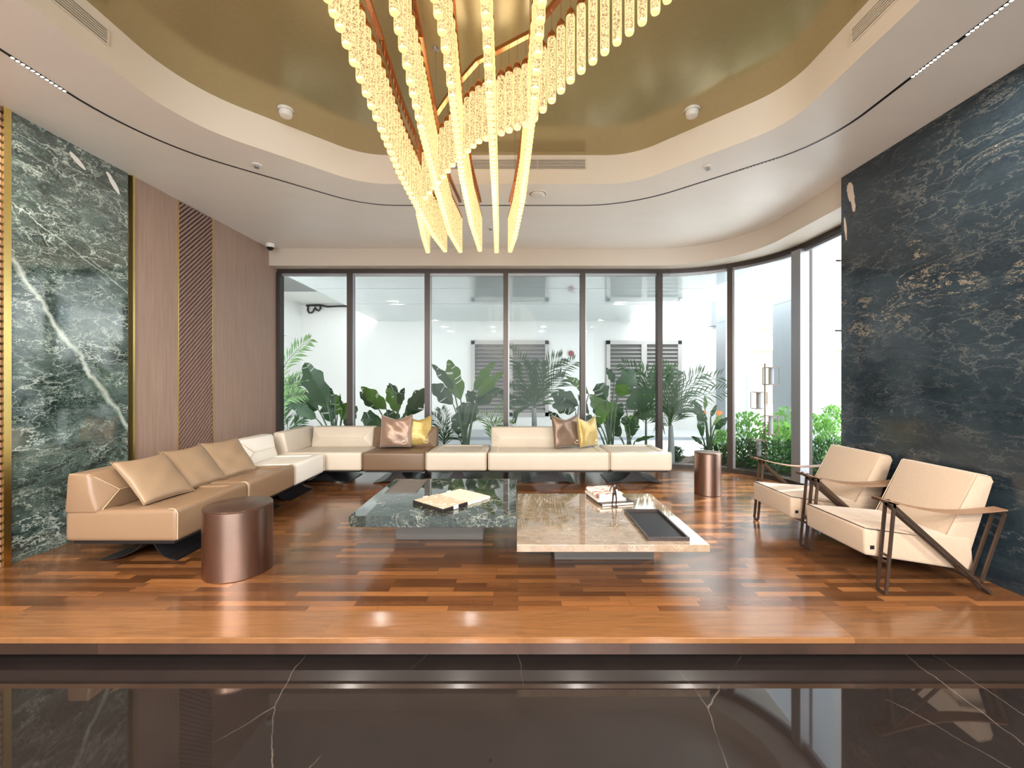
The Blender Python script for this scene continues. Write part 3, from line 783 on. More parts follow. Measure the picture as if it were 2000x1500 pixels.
# left side, facing +X: local x -> world +Y, local y -> world -X
module('sofa', (-2.35, 2.89, 0), PI/2, 'tan leather sofa section along the left wall with three leather cushions', 'sofa', 1.54, 0.78, M['tan'], M['pipe_tan'],
       [(0, 0.77), (0.77, 1.54)], (0, 1.52), feet=((0.25, 0.28), (0.78, 0.28)), axis='y', shift=-0.08, quilt=True)
module('sofa', (-2.35, 4.435, 0), PI/2, 'white leather sofa section between the tan leather sofa and the cream corner', 'sofa', 0.66, 0.78, M['white_leather'], M['pipe_cream'],
       [(0, 0.66)], (0.0, 0.64), feet=((0.5, 0.28),), axis='y', shift=-0.08)
# cream corner unit
r = empty('corner_sofa', (-3.03, 5.16, 0), 0, 'cream leather corner sofa section in front of the leftmost windows', 'sofa')
s = obj('seat', seat_bm(0, 1.10, 0, 0.84, SZ0, SZ1), M['cream'], r, True)
seat_seams(0, 1.10, 0, 0.84, SZ0, SZ1, M['pipe_cream'], s)
b = obj('backrest', back_bm(0.17, 1.02, 0.60, 0.86, SZ1-0.035, BZ), M['cream'], r, True)
back_piping(0.17, 1.02, 0.60, 0.86, SZ1-0.035, BZ, M['pipe_cream'], b)
bm = rbox(-0.02, 0.17, 0.05, 0.86, SZ1-0.035, BZ, 0.03, 4)
for v in bm.verts:
    if v.co.z > 0.55 and v.co.x > 0.1: v.co.x -= 0.05
obj('side_backrest', bm, M['cream'], r, True)
obj('base_board', bm_box(0.03, 1.07, 0.04, 0.80, 0.165, SZ0+0.004), M['black'], r)
obj('pedestal_foot', pedestal('', 0.55, 0.42, 0.32, 0.5), M['pedestal'], r, True)
module('lounge_chair', (-1.92, 5.15, 0), 0, 'brown leather seat section with low backrest, second block of the back row from the left', 'chair', 0.775, 0.80, M['brown'], M['brown'],
       [(0, 0.775)], (-0.06, 0.80), feet=((0.5, 0.30),))
module('ottoman', (-1.14, 5.15, 0), 0, 'cream leather ottoman between the brown chair and the long cream sofa', 'ottoman', 0.755, 0.80, M['cream'], M['pipe_cream'], [(0, 0.755)], feet=((0.5, 0.28),))
module('sofa', (-0.372, 5.15, 0), 0, 'long cream leather sofa with backrest, centre of the window wall', 'sofa', 1.50, 0.80, M['cream'], M['pipe_cream'], [(0, 1.50)], (0, 1.10), feet=((0.5, 0.34),))
module('ottoman', (1.133, 5.15, 0), 0, 'cream leather ottoman at the right end of the back row', 'ottoman', 0.755, 0.80, M['cream'], M['pipe_cream'], [(0, 0.755)], feet=((0.45, 0.34),))

# ------------------------------------------------------------------ cushions
def pillow_bm(w, h, t, seed, wrinkle=0.006, ear=0.0, n=26):
    rnd = random.Random(seed); bm = bmesh.new()
    waves = [(rnd.uniform(1.5, 6), rnd.uniform(-7, 7), rnd.uniform(0, 6.28), rnd.uniform(0.4, 1)) for _ in range(6)]
    def P(i, j, s):
        u = -1+2*i/n; v = -1+2*j/n
        e = (1-abs(u)**2.6)*(1-abs(v)**2.6)
        th = t/2*max(e, 0)**0.45
        k = 1-0.07*(1-v*v)*1.0 - 0.0; kk = 1-0.07*(1-u*u)
        x = u*w/2*(1-0.05*(1-v*v)*(abs(u)**2)); z = v*h/2*(1-0.06*(1-u*u)*(abs(v)**2)*(1.8 if v > 0 else 0.6))
        if ear and v > 0: z += ear*abs(u)**3*v**2 - ear*0.9*(1-abs(u))**2*v**3
        wr = sum(a*math.sin(fx*u+fz*v+p) for fx, fz, p, a in waves)*wrinkle*max(e, 0)**0.5
        return (x, s*(th)+wr, z)
    F = [[bm.verts.new(P(i, j, -1)) for j in range(n+1)] for i in range(n+1)]
    B = [[F[i][j] if i in (0, n) or j in (0, n) else bm.verts.new(P(i, j, 1)) for j in range(n+1)] for i in range(n+1)]
    for i in range(n):
        for j in range(n):
            bm.faces.new((F[i][j], F[i+1][j], F[i+1][j+1], F[i][j+1])); bm.faces.new((B[i][j], B[i][j+1], B[i+1][j+1], B[i+1][j]))
    return bm
def crest_bm(w, h, t):
    """small embroidered leaf crest at a lower corner"""
    bm = bmesh.new(); cx, cz = w*0.27, -h*0.33; y = -t*0.42
    for k in range(5):
        a = math.radians(90+(k-2)*38); L = 0.028
        tube(bm, [(cx, y, cz), (cx+0.5*L*math.cos(a), y-0.003, cz+0.5*L*math.sin(a)), (cx+L*math.cos(a), y, cz+L*math.sin(a))], 0.003, 6, radii=[0.001, 0.0045, 0.001])
    pts = [(cx+0.034*math.cos(q), y, cz+0.034*math.sin(q)) for q in [PI*1.05+PI*0.9*k/10 for k in range(11)]]
    tube(bm, pts, 0.0028, 6)
    return bm
def cushion(loc, rot, w, h, t, mat, label, group, seed, wr=0.006, ear=0.0, crest=False, cat='cushion'):
    r = empty('cushion', loc, 0, label, cat, group); r.rotation_euler = rot
    obj('cover', pillow_bm(w, h, t, seed, wr, ear), mat, r, 'full')
    if crest: obj('crest', crest_bm(w, h, t), M['crest'], r, True)
    else:
        bm = bmesh.new(); n = 24; pts = []
        for i in range(4*n):
            k, q = divmod(i, n); u = -1+2*q/n
            U, V_ = ((u, -1), (1, u), (-u, 1), (-1, -u))[k]
            x = U*w/2*(1-0.05*(1-V_*V_)*(abs(U)**2)); z = V_*h/2*(1-0.06*(1-U*U)*(abs(V_)**2)*(1.8 if V_ > 0 else 0.6))
            pts.append((x, 0, z))
        tube(bm, pts+[pts[0]], 0.003, 6, cap=False); obj('piping', bm, mat, r, True)
    return r
lg = 'tan leather cushions on the leather sofa'
for (x, y, dz, yaw, lean, lab, sd) in ((-2.80, 3.235, 0.0, 84, 42, 'tan leather cushion on the leather sofa, nearest to the camera', 1),
        (-2.82, 3.665, 0.0, 86, 40, 'tan leather cushion, middle one of the three on the leather sofa', 2),
        (-2.80, 4.07, 0.0, 78, 38, 'tan leather cushion beside the white sofa section, farthest of three', 3)):
    cushion((x, y, 0.555), (-math.radians(lean), 0, math.radians(yaw)), 0.415, 0.405, 0.095, M['tan2'], lab, lg, sd, 0.003)
sg = 'satin cushions in pairs on the back row'
cushion((-1.63, 5.62, 0.615), (-math.radians(12), 0, math.radians(4)), 0.42, 0.42, 0.13, M['pink_satin'], 'rose brown satin cushion on the brown leather chair', sg, 11, 0.008, 0.03, True)
cushion((-1.36, 5.74, 0.605), (-math.radians(12), 0, math.radians(14)), 0.36, 0.40, 0.12, M['gold_satin'], 'mustard yellow satin cushion leaning behind the rose brown one on the brown chair', sg, 12, 0.008, 0.03, True)
cushion((0.645, 5.62, 0.615), (-math.radians(12), 0, math.radians(24)), 0.42, 0.42, 0.13, M['brown_satin'], 'dark brown satin cushion on the long cream sofa', sg, 13, 0.007, 0.035, True)
cushion((0.94, 5.68, 0.600), (-math.radians(8), 0, math.radians(40)), 0.38, 0.39, 0.12, M['gold_satin'], 'mustard yellow satin cushion at the right end of the long cream sofa', sg, 14, 0.008, 0.035, True)

# ------------------------------------------------------------------ drum side tables
def drum(loc, rad, h, label, group):
    r = empty('drum_table', loc, 0, label, 'side table', group)
    bm = bmesh.new(); lathe(bm, [(rad-0.006, 0), (rad, 0.004), (rad, h-0.012), (rad-0.004, h-0.010)], 96); obj('drum_body', bm, M['bronze'], r, True)
    bm = bmesh.new(); lathe(bm, [(0, h-0.011), (rad-0.003, h-0.011), (rad-0.0015, h-0.002), (rad-0.004, h), (0, h)], 96); obj('table_top', bm, M['bronze_top'], r, True)
dg = 'bronze drum side tables'
drum((-1.92, 2.885, 0), 0.206, 0.452, 'larger brushed bronze drum table in front of the tan leather sofa', dg)
drum((2.175, 4.82, 0), 0.143, 0.480, 'slim dark bronze drum table by the curved window', dg)

# ------------------------------------------------------------------ coffee tables
def coffee(x0, x1, y0, y1, z0, z1, mat, base, bh, label):
    r = empty('coffee_table', ((x0+x1)/2, (y0+y1)/2, 0), 0, label, 'coffee table')
    cx, cy = (x0+x1)/2, (y0+y1)/2
    obj('table_top', rbox(x0-cx, x1-cx, y0-cy, y1-cy, z0, z1, 0.003, 2), mat, r)
    b = obj('plinth', rbox(base[0]-cx, base[1]-cx, base[2]-cy, base[3]-cy, 0, z0, 0.004, 2), M['plinth'], r)
    return r
M['plinth'] = plain('grey_plinth', (0.12, 0.11, 0.10), 0.45, 0.3)
t1 = coffee(-1.162, -0.012, 2.878, 3.975, 0.292, 0.370, M['table_marble'], (-1.0, -0.285, 3.42, 3.72), 0, 'low square dark green marble coffee table with open case on it')
bm = bmesh.new()
cx, cy = (-1.162-0.012)/2, (2.878+3.975)/2
for x0, x1, y0, y1 in ((-1.105, -0.845, 3.47, 3.48), (-1.105, -0.845, 3.91, 3.92), (-1.105, -1.095, 3.48, 3.91), (-0.855, -0.845, 3.48, 3.91)):
    box(bm, x0-cx, x1-cx, y0-cy, y1-cy, 0.3695, 0.375)
inl = obj('inset_tray', bm_box(-1.10-cx, -0.85-cx, 3.475-cy, 3.915-cy, 0.369, 0.3715), M['inlay'] if 'inlay' in M else plain('taupe_inlay', (0.10, 0.08, 0.068), 0.3, 0.0, spec=0.3), t1)
obj('rim', bm, M['plinth'], inl)
t2 = coffee(-0.008, 1.141, 2.496, 3.625, 0.279, 0.323, M['beige_marble'], (0.262, 0.985, 3.04, 3.40), 0, 'low square beige marble coffee table with books and black tray')
# tray on the beige table
r = empty('serving_tray', (0.915, 2.835, 0.323), math.radians(0), 'black rectangular tray with raised rim on the beige marble table', 'tray')
obj('tray_base', bm_box(-0.120, 0.120, -0.275, 0.275, 0.0, 0.006), M['tray_m'] if 'tray_m' in M else plain('black_tray', (0.014, 0.012, 0.014), 0.35, spec=0.25), r)
bm = bmesh.new()
for x0, x1, y0, y1 in ((-0.128, 0.128, -0.283, -0.273), (-0.128, 0.128, 0.273, 0.283), (-0.128, -0.118, -0.273, 0.273), (0.118, 0.128, -0.273, 0.273)):
    box(bm, x0, x1, y0, y1, 0, 0.022)
obj('rim', bm, plain('tray_rim', (0.06, 0.045, 0.04), 0.25, 0.5), r)
# books
M['paper'] = plain('book_pages', (0.80, 0.76, 0.70), 0.8)
M['cover_dark'] = plain('book_cover_dark', (0.05, 0.035, 0.03), 0.4)
M['cover_grey'] = plain('book_cover_white', (0.62, 0.58, 0.55), 0.35)
def cover_art():
    g = G('cover_picture'); v = g.coord(scale=(1, 1.6, 1)); f, _ = g.noise(v, 9, 4, 0.6, 1.5)
    c = g.ramp(f, [(0.36, (0.30, 0.09, 0.06)), (0.44, (0.62, 0.36, 0.26)), (0.52, (0.78, 0.76, 0.76)), (0.64, (0.80, 0.80, 0.82)), (0.72, (0.30, 0.36, 0.40))])
    return g.bsdf(c, 0.25)
M['cover_art'] = cover_art()
def book(loc, rz, w, d, h, mc, label):
    r = empty('book', loc, rz, label, 'book', 'books stacked on the beige marble table')
    bm = bm_box(-w/2, w/2, -d/2, d/2, 0, 0.003); box(bm, -w/2, w/2, -d/2, d/2, h-0.003, h); box(bm, -w/2, -w/2+0.004, -d/2, d/2, 0.003, h-0.003)
    obj('cover', bm, mc, r)
    obj('pages', bm_box(-w/2+0.004, w/2-0.006, -d/2+0.006, d/2-0.006, 0.003, h-0.003), M['paper'], r)
    return r
book((0.745, 3.44, 0.323), math.radians(12), 0.27, 0.34, 0.022, M['cover_dark'], 'large flat book with dark cover, lowest of the stack on the beige table')
book((0.715, 3.455, 0.345), math.radians(11), 0.24, 0.29, 0.018, M['cover_grey'], 'pale book in the middle of the stack on the beige table')
r = empty('book', (0.715, 3.47, 0.363), math.radians(10), 'thick book with a red and white picture cover, top of the stack', 'book', 'books stacked on the beige marble table')
obj('pages', rbox(-0.09, 0.10, -0.125, 0.125, 0.0, 0.030, 0.003, 1), M['paper'], r)
bm = bmesh.new(); box(bm, -0.102, 0.106, -0.132, 0.132, 0.0305, 0.0335)
prev = None
for i in range(9):
    a = PI/2+PI*i/8; x = -0.100+0.017*math.cos(a); z = 0.017+0.0165*math.sin(a)
    cur = [bm.verts.new((x, y, z)) for y in (-0.132, 0.132)]
    if prev: bm.faces.new((prev[0], prev[1], cur[1], cur[0]))
    prev = cur
obj('cover', bm, M['cover_art'], r)
# figurine, seated at the edge of the books: skin figure
def figurine():
    r = empty('figurine', (0.745, 3.245, 0.323), math.radians(0), 'small dark bronze figurine of a standing man in front of the books', 'figurine')
    me = bpy.data.meshes.new('figure')
    J = [(0,0,.105),(0,0,.135),(0,0,.158),(0,.001,.172),(0,-.002,.184),   # pelvis, waist, chest, neck, head
         (.020,0,.160),(.034,-.004,.140),(.026,-.020,.124),(-.020,0,.160),(-.034,-.002,.138),(-.038,-.008,.116),
         (.010,0,.100),(.013,-.006,.058),(.012,.004,.012),(.013,-.010,.006),(-.010,0,.100),(-.013,.004,.055),(-.016,.012,.012),(-.017,0,.006)]
    E = [(0,1),(1,2),(2,3),(3,4),(2,5),(5,6),(6,7),(2,8),(8,9),(9,10),(0,11),(11,12),(12,13),(13,14),(0,15),(15,16),(16,17),(17,18)]
    R = [.012,.011,.014,.006,.010,.007,.0055,.0045,.007,.0055,.0045,.009,.0065,.0045,.004,.009,.0065,.0045,.004]
    me.from_pydata(J, E, []); o = bpy.data.objects.new('figure', me); COL.objects.link(o)
    sk = o.modifiers.new('skin', 'SKIN')
    for v, rr in zip(me.skin_vertices[0].data, R): v.radius = (rr, rr*0.9)
    me.skin_vertices[0].data[0].use_root = True
    o.modifiers.new('sub', 'SUBSURF').levels = 2; o.modifiers['sub'].render_levels = 2
    me.materials.append(M['fig']); o.parent = r
    bm = bmesh.new(); lathe(bm, [(0, 0), (0.026, 0), (0.026, 0.004), (0, 0.005)], 24); obj('base_disc', bm, M['fig'], r, True)
M['fig'] = plain('dark_bronze', (0.06, 0.045, 0.04), 0.22, 0.9)
figurine()
# open case on the green table
def relief():
    g = G('flower_relief'); v = g.coord(); x = g.n('ShaderNodeTexVoronoi'); x.inputs['Scale'].default_value = 30; g.l(v, x.inputs['Vector'])
    f, _ = g.noise(v, 6, 2)
    k = g.math('MULTIPLY', g.ramp(x.outputs['Distance'], [(0.30, (1, 1, 1)), (0.42, (0, 0, 0))]), g.ramp(f, [(0.42, (0, 0, 0)), (0.5, (1, 1, 1))]))
    c = g.mix(k, (0.52, 0.42, 0.30), (0.85, 0.80, 0.74)); c = g.mix(g.ramp(x.outputs['Distance'], [(0.0, (0.6, 0.6, 0.6)), (0.12, (0, 0, 0))]), c, (0.12, 0.07, 0.05))
    return g.bsdf(c, 0.35, bump=k, bstr=0.4, bdist=0.004)
M['relief'] = relief(); M['case_cream'] = plain('case_cream', (0.72, 0.64, 0.52), 0.3); M['case_dark'] = plain('case_lacquer', (0.02, 0.015, 0.014), 0.25)
r = empty('folding_case', (-0.585, 3.145, 0.370), math.radians(-40), 'open folding case with flowered left half and plain cream right half on green marble', 'box')
a = obj('case_half', rbox(-0.175, 0.175, -0.118, 0.118, 0.0, 0.026, 0.002, 1), M['case_dark'], r, label='dark-edged half with flower relief')
obj('relief_panel', bm_box(-0.168, 0.168, -0.111, 0.113, 0.0262, 0.0285), M['relief'], a)
b = obj('case_half', rbox(-0.175, 0.175, 0.124, 0.360, 0.0, 0.020, 0.002, 1), M['case_cream'], r, label='plain cream half')
for q in ((0.172, 0.182, -0.02, 0.02, 0.004, 0.031), (-0.182, -0.172, -0.02, 0.02, 0.004, 0.031), (0.172, 0.180, 0.235, 0.25, 0.0, 0.024), (-0.182, -0.172, 0.22, 0.255, 0.0, 0.026)):
    obj('clasp', bm_box(*q), M['white_plastic'], r, label='pale metal clasp')

# ------------------------------------------------------------------ armchairs
def armchair(y_off, label):
    r = empty('armchair', (2.60, 2.89+y_off, 0), 0, label, 'armchair', 'beige armchairs with metal frames and leather strap arms')
    def w(x, y, z): return Vector((x-2.60, y-2.89, z))
    # seat cushion: wedge, sloping back
    bm = bmesh.new()
    y0, y1 = 2.625, 3.165
    P = [(2.17, 0.206), (2.86, 0.10), (2.84, 0.318), (2.165, 0.375)]
    va = [bm.verts.new(w(x, y0, z)) for x, z in P]; vb = [bm.verts.new(w(x, y1, z)) for x, z in P]
    bm.faces.new(va[::-1]); bm.faces.new(vb)
    for i in range(4): bm.faces.new((va[i], va[(i+1) % 4], vb[(i+1) % 4], vb[i]))
    smooth_bevel(bm, 0.02, 3)
    s = obj('seat', bm, M['linen'], r, True)
    bm = bmesh.new()
    tube(bm, [w(2.70, y0+0.004, 0.298), w(2.20, y0+0.004, 0.371), w(2.178, y0+0.012, 0.372), w(2.172, y1-0.012, 0.372), w(2.20, y1-0.004, 0.371), w(2.70, y1-0.004, 0.298)], 0.004, 6)
    obj('piping', bm, M['pipe_dark'], s, True)
    obj('tag', bm_box(2.20-2.60, 2.225-2.60, y0-2.89-0.003, y0-2.89+0.002, 0.245, 0.268), M['black'], s, label='small dark square tag on the seat side')
    # back cushion
    bm = bmesh.new()
    P = [(2.655, 0.25), (2.84, 0.20), (2.99, 0.665), (2.975, 0.70), (2.885, 0.715)]
    va = [bm.verts.new(w(x, y0+0.007, z)) for x, z in P]; vb = [bm.verts.new(w(x, y1-0.005, z)) for x, z in P]
    bm.faces.new(va[::-1]); bm.faces.new(vb)
    for i in range(5): bm.faces.new((va[i], va[(i+1) % 5], vb[(i+1) % 5], vb[i]))
    smooth_bevel(bm, 0.018, 3)
    b = obj('backrest', bm, M['linen'], r, True)
    for y in (y0+0.010, y1-0.008):
        bm = bmesh.new(); tube(bm, [w(2.672, y, 0.29), w(2.885, y, 0.705), w(2.90, y, 0.710), w(2.965, y, 0.694), w(2.98, y, 0.66)], 0.003, 6)
        obj('piping', bm, M['linen'], b, True)
    # side frames
    for ya, yb, nm in ((2.54, 2.60, 'near'), (3.185, 3.245, 'far')):
        bm = bmesh.new()
        for y in (ya, yb):
            top_f = w(2.275, y, 0.555); foot = w(2.225, y, 0.010); rear = w(2.865, y, 0.010); arm_t = w(2.20, y, 0.575); rear_u = w(2.80, y, 0.075); back_t = w(2.945, y, 0.495)
            bar(bm, top_f, foot, 0.011, 0.018); bar(bm, w(2.235, y, 0.575), rear, 0.011, 0.018)
            bar(bm, w(2.335, y, 0.470), w(2.82, y, 0.052), 0.006, 0.008)
            bar(bm, rear_u, back_t, 0.011, 0.018)
            bar(bm, w(2.195, y, 0.575), w(2.30, y, 0.553), 0.011, 0.014)
        bar(bm, w(2.225, ya, 0.008), w(2.225, yb, 0.008), 0.014, 0.012); bar(bm, w(2.865, ya, 0.008), w(2.865, yb, 0.008), 0.014, 0.012)
        bar(bm, w(2.245, ya, 0.235), w(2.245, yb, 0.235), 0.012, 0.012); bar(bm, w(2.945, ya, 0.495), w(2.945, yb, 0.495), 0.014, 0.012)
        bar(bm, w(2.195, ya, 0.575), w(2.195, yb, 0.575), 0.014, 0.012); bar(bm, w(2.70, ya, 0.160), w(2.70, yb, 0.160), 0.01, 0.01)
        obj('side_frame', bm, M['chair_metal'], r)
        bm = bmesh.new(); n = 16; prev = None
        for i in range(n+1):
            t = i/n; x = 2.19+(2.955-2.19)*t; z = 0.583+(0.507-0.583)*t-0.055*math.sin(PI*min(1, t*1.0))*(1-0.25*t)
            z = 0.583-0.05*math.sin(PI*t)-0.070*t
            tw = 0.0
            cur = [bm.verts.new(w(x, y_, z+dz)) for y_, dz in ((ya-0.008, 0), (yb+0.008, 0), (yb+0.008, 0.006), (ya-0.008, 0.006))]
            if prev:
                for q in range(4): bm.faces.new((prev[q], cur[q], cur[(q+1) % 4], prev[(q+1) % 4]))
            else: bm.faces.new(cur)
            prev = cur
        bm.faces.new(prev)
        obj('arm_strap', bm, M['strap'], r, True)
    bm = bmesh.new()
    bar(bm, w(2.245, 2.54, 0.190), w(2.245, 3.245, 0.190), 0.014, 0.014); bar(bm, w(2.78, 2.54, 0.085), w(2.78, 3.245, 0.085), 0.014, 0.014)
    obj('cross_bars', bm, M['chair_metal'], r)
    return r
armchair(0.0, 'beige armchair nearest to the camera by the dark marble wall')
armchair(0.71, 'beige armchair farther back, beside the window, partly behind the nearer one')
# ------------------------------------------------------------------ chandelier
ROD = 0.330; RR = 0.0215
# every run of rods: (x, y) of the photograph where the rod's foot hangs, and its length there in photo pixels
runs = [
 [(590,-125,190),(636,-8,166),(668,69,152),(709,172,139),(745,257,126),(781,344,108),(809,398,96),(841,456,80),(871,495,70)],
 [(735,-110,168),(767,17,152),(786,95,144),(801.6,165,137),(822,250,126),(851,366,98),(878,458,78),(899,494,70)],
 [(826,-90,166),(850,9,152),(867,83,144),(883,187,134),(902,348,100),(920,438,82),(938,494,70)],
 [(943,-60,164),(950,60,148),(956,180,136),(962,290,114),(967,400,88),(970,495,70)],
 [(1064,-60,164),(1052,90,146),(1044,191,136),(1035,272,118),(1021,393,90),(1006,465,78),(996,494,70)],
 [(1352,-46,156),(1286,22,146),(1123,152,135),(1037,243,124),(933,280,112),(888,320,104),(828,392,94)],
 [(818,424,90),(827,466,78),(836,496,70)],
]
def run_pts(r): return [Vector(((x-1012)*(ROD/L), 820*ROD/L, 1.3-(y-743)*ROD/L)) for x, y, L in r]
ch = empty('chandelier', (-0.2, 2.8, GOLD), 0, 'large cascading chandelier of glowing bubble crystal rods on slanting copper bars', 'chandelier')
CL = ch.location.copy()
def resample(pts, step):
    out = []; acc = 0.0; nxt = 0.0
    for i in range(len(pts)-1):
        a, b = pts[i], pts[i+1]; d = Vector((b.x-a.x, b.y-a.y)).length
        while nxt <= acc+d+1e-6:
            t = (nxt-acc)/d if d > 0 else 0; out.append(a.lerp(b, t)); nxt += step
        acc += d
    return out
rods = []
for ri, r in enumerate(runs):
    P3 = run_pts(r)
    base = resample(P3, 0.046 if ri in (1, 2, 3, 4) else 0.056)
    for p in base: rods.append(p)
# meshes shared by all rods
def rod_mesh():
    bm = bmesh.new(); lathe(bm, [(0, ROD-0.012), (RR*0.9, ROD-0.012), (RR, ROD-0.018), (RR, 0.018), (RR*0.97, 0.012)], 16)
    lathe(bm, [(RR*0.97, 0.012), (RR*0.85, 0.003), (RR*0.6, 0.0), (0, 0)], 16, mi=1)
    return bm
def cap_mesh():
    bm = bmesh.new(); lathe(bm, [(RR*1.04, ROD-0.016), (RR*1.06, ROD-0.004), (RR*0.9, ROD+0.010), (RR*0.35, ROD+0.028), (0.004, ROD+0.034), (0, ROD+0.034)], 14)
    tube(bm, [(0, 0, ROD+0.03), (0, 0, ROD+0.14)], 0.0012, 5)
    return bm
o0 = obj('crystal_rod', rod_mesh(), [M['crystal'], M['tip']], ch, True)
c0 = obj('rod_cap', cap_mesh(), M['copper'], o0, True)
rods.sort(key=lambda p: p.y)
vis = []
for p in rods:
    px = 1012+820*p.x/p.y; py = 743-820*(p.z-1.3)/p.y
    vis.append((py > 0, p))
cand = [p for v, p in vis if v] ; off = [p for v, p in vis if not v]
single = cand[:99]; rest = cand[99:]+off
first = True
for p in single:
    if first: o = o0; first = False
    else: o = copy_tree(o0, ch)
    o.location = p-CL
bm = bmesh.new()
tmp = rod_mesh(); me = bpy.data.meshes.new('tmp'); tmp.to_mesh(me); tmp.free()
tc = cap_mesh(); mc = bpy.data.meshes.new('tmpc'); tc.to_mesh(mc); tc.free()
bc = bmesh.new()
for p in rest:
    for B, m_ in ((bm, me), (bc, mc)):
        n0 = len(B.verts); B.from_mesh(m_); B.verts.ensure_lookup_table()
        for v in B.verts[n0:] if False else list(B.verts)[n0:]: v.co += p-CL
q = obj('crystal_rods', bm, [M['crystal'], M['tip']], ch, True); q['kind'] = 'stuff'
q = obj('rod_caps', bc, M['copper'], ch, True); q['kind'] = 'stuff'
bpy.data.meshes.remove(me); bpy.data.meshes.remove(mc)
# copper bars over the rods
for ri, r in enumerate(runs):
    P3 = run_pts(r); up = Vector((0, 0, ROD+0.145))
    if ri == 6: P3 = P3[:]
    bm = bmesh.new()
    for a, b in zip(P3, P3[1:]):
        bar(bm, a+up-CL, b+up-CL, 0.026, 0.022)
    bo = obj('copper_bar', bm, M['copper'], ch)
    for k in range(1, len(P3), 2 if len(P3) > 3 else 1):
        p = P3[k]; top = GOLD if p.y < 4.0 else ZC
        zb = p.z+up.z
        if top-zb > 0.01:
            bm = bmesh.new()
            tube(bm, [(p.x-CL.x, p.y-CL.y, zb-CL.z), (p.x-CL.x, p.y-CL.y, top-CL.z)], 0.0022, 6)
            lathe_c = [(0, top-CL.z-0.001), (0.02, top-CL.z-0.001), (0.018, top-CL.z-0.014), (0, top-CL.z-0.016)]
            lathe(bm, lathe_c, 14, p.x-CL.x, p.y-CL.y)
            obj('suspension_wire', bm, M['frame_grey'], ch, True)
lamp('chandelier_glow', 'POINT', (-0.25, 2.9, 2.45), 30, (1.0, 0.82, 0.58), shadow_soft_size=0.7)
# ------------------------------------------------------------------ outside the windows
GZ = -0.15
tag(obj('ground', bm_box(-30, 60, 6.42, 70, GZ-0.3, GZ), M['paving']), 'pale grey paving outside the window wall', 'ground', kind='structure')
tag(obj('ground_2', bm_box(3.7, 60, -20, 6.4, GZ-0.3, GZ), M['paving']), 'pale grey paving outside to the right of the building', 'ground', kind='structure')
# planter soil with mulch following the glass
gb = round_path([(XL-0.9, YB+0.10), (3.62, YB+0.10), (3.62, 3.8)], [0, 1.38, 0], 24)
go = round_path([(XL-0.9, 7.7), (5.0, 7.7), (5.0, 3.6)], [0, 1.7, 0], 24)
bm = bmesh.new(); n = 90; la, lb = path_len(gb), path_len(go); rnd = random.Random(5)
rows = []
for i in range(n+1):
    a = path_at(gb, la*i/n*0.9999)[0]; b = path_at(go, lb*i/n*0.9999)[0]
    rows.append([bm.verts.new((*(a.lerp(b, j/9)), -0.05+rnd.uniform(-0.02, 0.02) if 0 < j < 9 else -0.10)) for j in range(10)])
for i in range(n):
    for j in range(9): bm.faces.new((rows[i][j], rows[i+1][j], rows[i+1][j+1], rows[i][j+1]))
mulch = obj('planting_bed', bm, M['mulch']); tag(mulch, 'dark mulched planting bed curving along the outside of the windows', 'planting bed', kind='stuff')
bm = bmesh.new()
for i in range(2600):
    t = rnd.random()*0.52+0.47; s = rnd.random()*0.8
    a = path_at(gb, la*t)[0].lerp(path_at(go, lb*t)[0], s)
    L = rnd.uniform(0.02, 0.06); w_ = rnd.uniform(0.006, 0.014); an = rnd.uniform(0, PI)
    T = Matrix.Translation((a.x, a.y, -0.03+rnd.uniform(-0.01, 0.02))) @ Matrix.Rotation(an, 4, 'Z') @ Matrix.Rotation(rnd.uniform(-0.5, 0.5), 4, 'Y')
    box(bm, -L/2, L/2, -w_/2, w_/2, -0.002, 0.002, T)
tag(obj('bark_chips', bm, M['bark']), 'loose bark chips scattered over the planting bed', 'bark', kind='stuff')

HC = 1.3+1.75; YW = 12.4
b = empty('neighbouring_building', (0, YW, GZ), 0, 'white rendered building wall with glossy canopy ceiling behind the windows', 'building')
L0 = Vector((0, YW, GZ))
def ebox(name, x0, x1, y0, y1, z0, z1, mat, par=b):
    o = obj(name, bm_box(x0-L0.x, x1-L0.x, y0-L0.y, y1-L0.y, z0-L0.z, z1-L0.z), mat, par); return o
ebox('wall', -6.4, 5.28, YW, YW+0.4, GZ, 5.2, M['ext_wall'])
ebox('side_wall', -6.8, -6.4, 6.6, YW+0.4, GZ, 5.2, M['ext_wall'])
bm = bmesh.new(); prism(bm, [(-3.85, 6.45-YW), (3.75, 6.45-YW), (3.35, -0.0), (-4.14, -0.0)], HC-GZ, HC-GZ+0.06); obj('canopy_ceiling', bm, M['ext_ceiling'], b)
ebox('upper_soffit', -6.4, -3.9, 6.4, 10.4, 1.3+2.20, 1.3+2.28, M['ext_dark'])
ebox('upper_soffit', -6.4, -4.0, 10.4, YW, 1.3+2.24, 1.3+2.30, M['ext_soffit'])
ebox('ledge', -6.40, -6.28, 7.5, 11.5, 2.52, 2.62, M['ext_wall'])
ebox('return_wall', 5.28, 5.40, 9.6, YW+0.4, GZ, 5.2, M['ext_wall'])
ebox('kerb', -6.0, 9.0, 10.2, 10.32, GZ, GZ+0.06, M['cladding'])
# joints of the canopy
bm = bmesh.new()
for y in (8.0, 9.6): box(bm, -3.9, 3.6, y-YW, y-YW+0.01, HC-GZ-0.002, HC-GZ)
obj('panel_joints', bm, M['cladding_joint'], b)
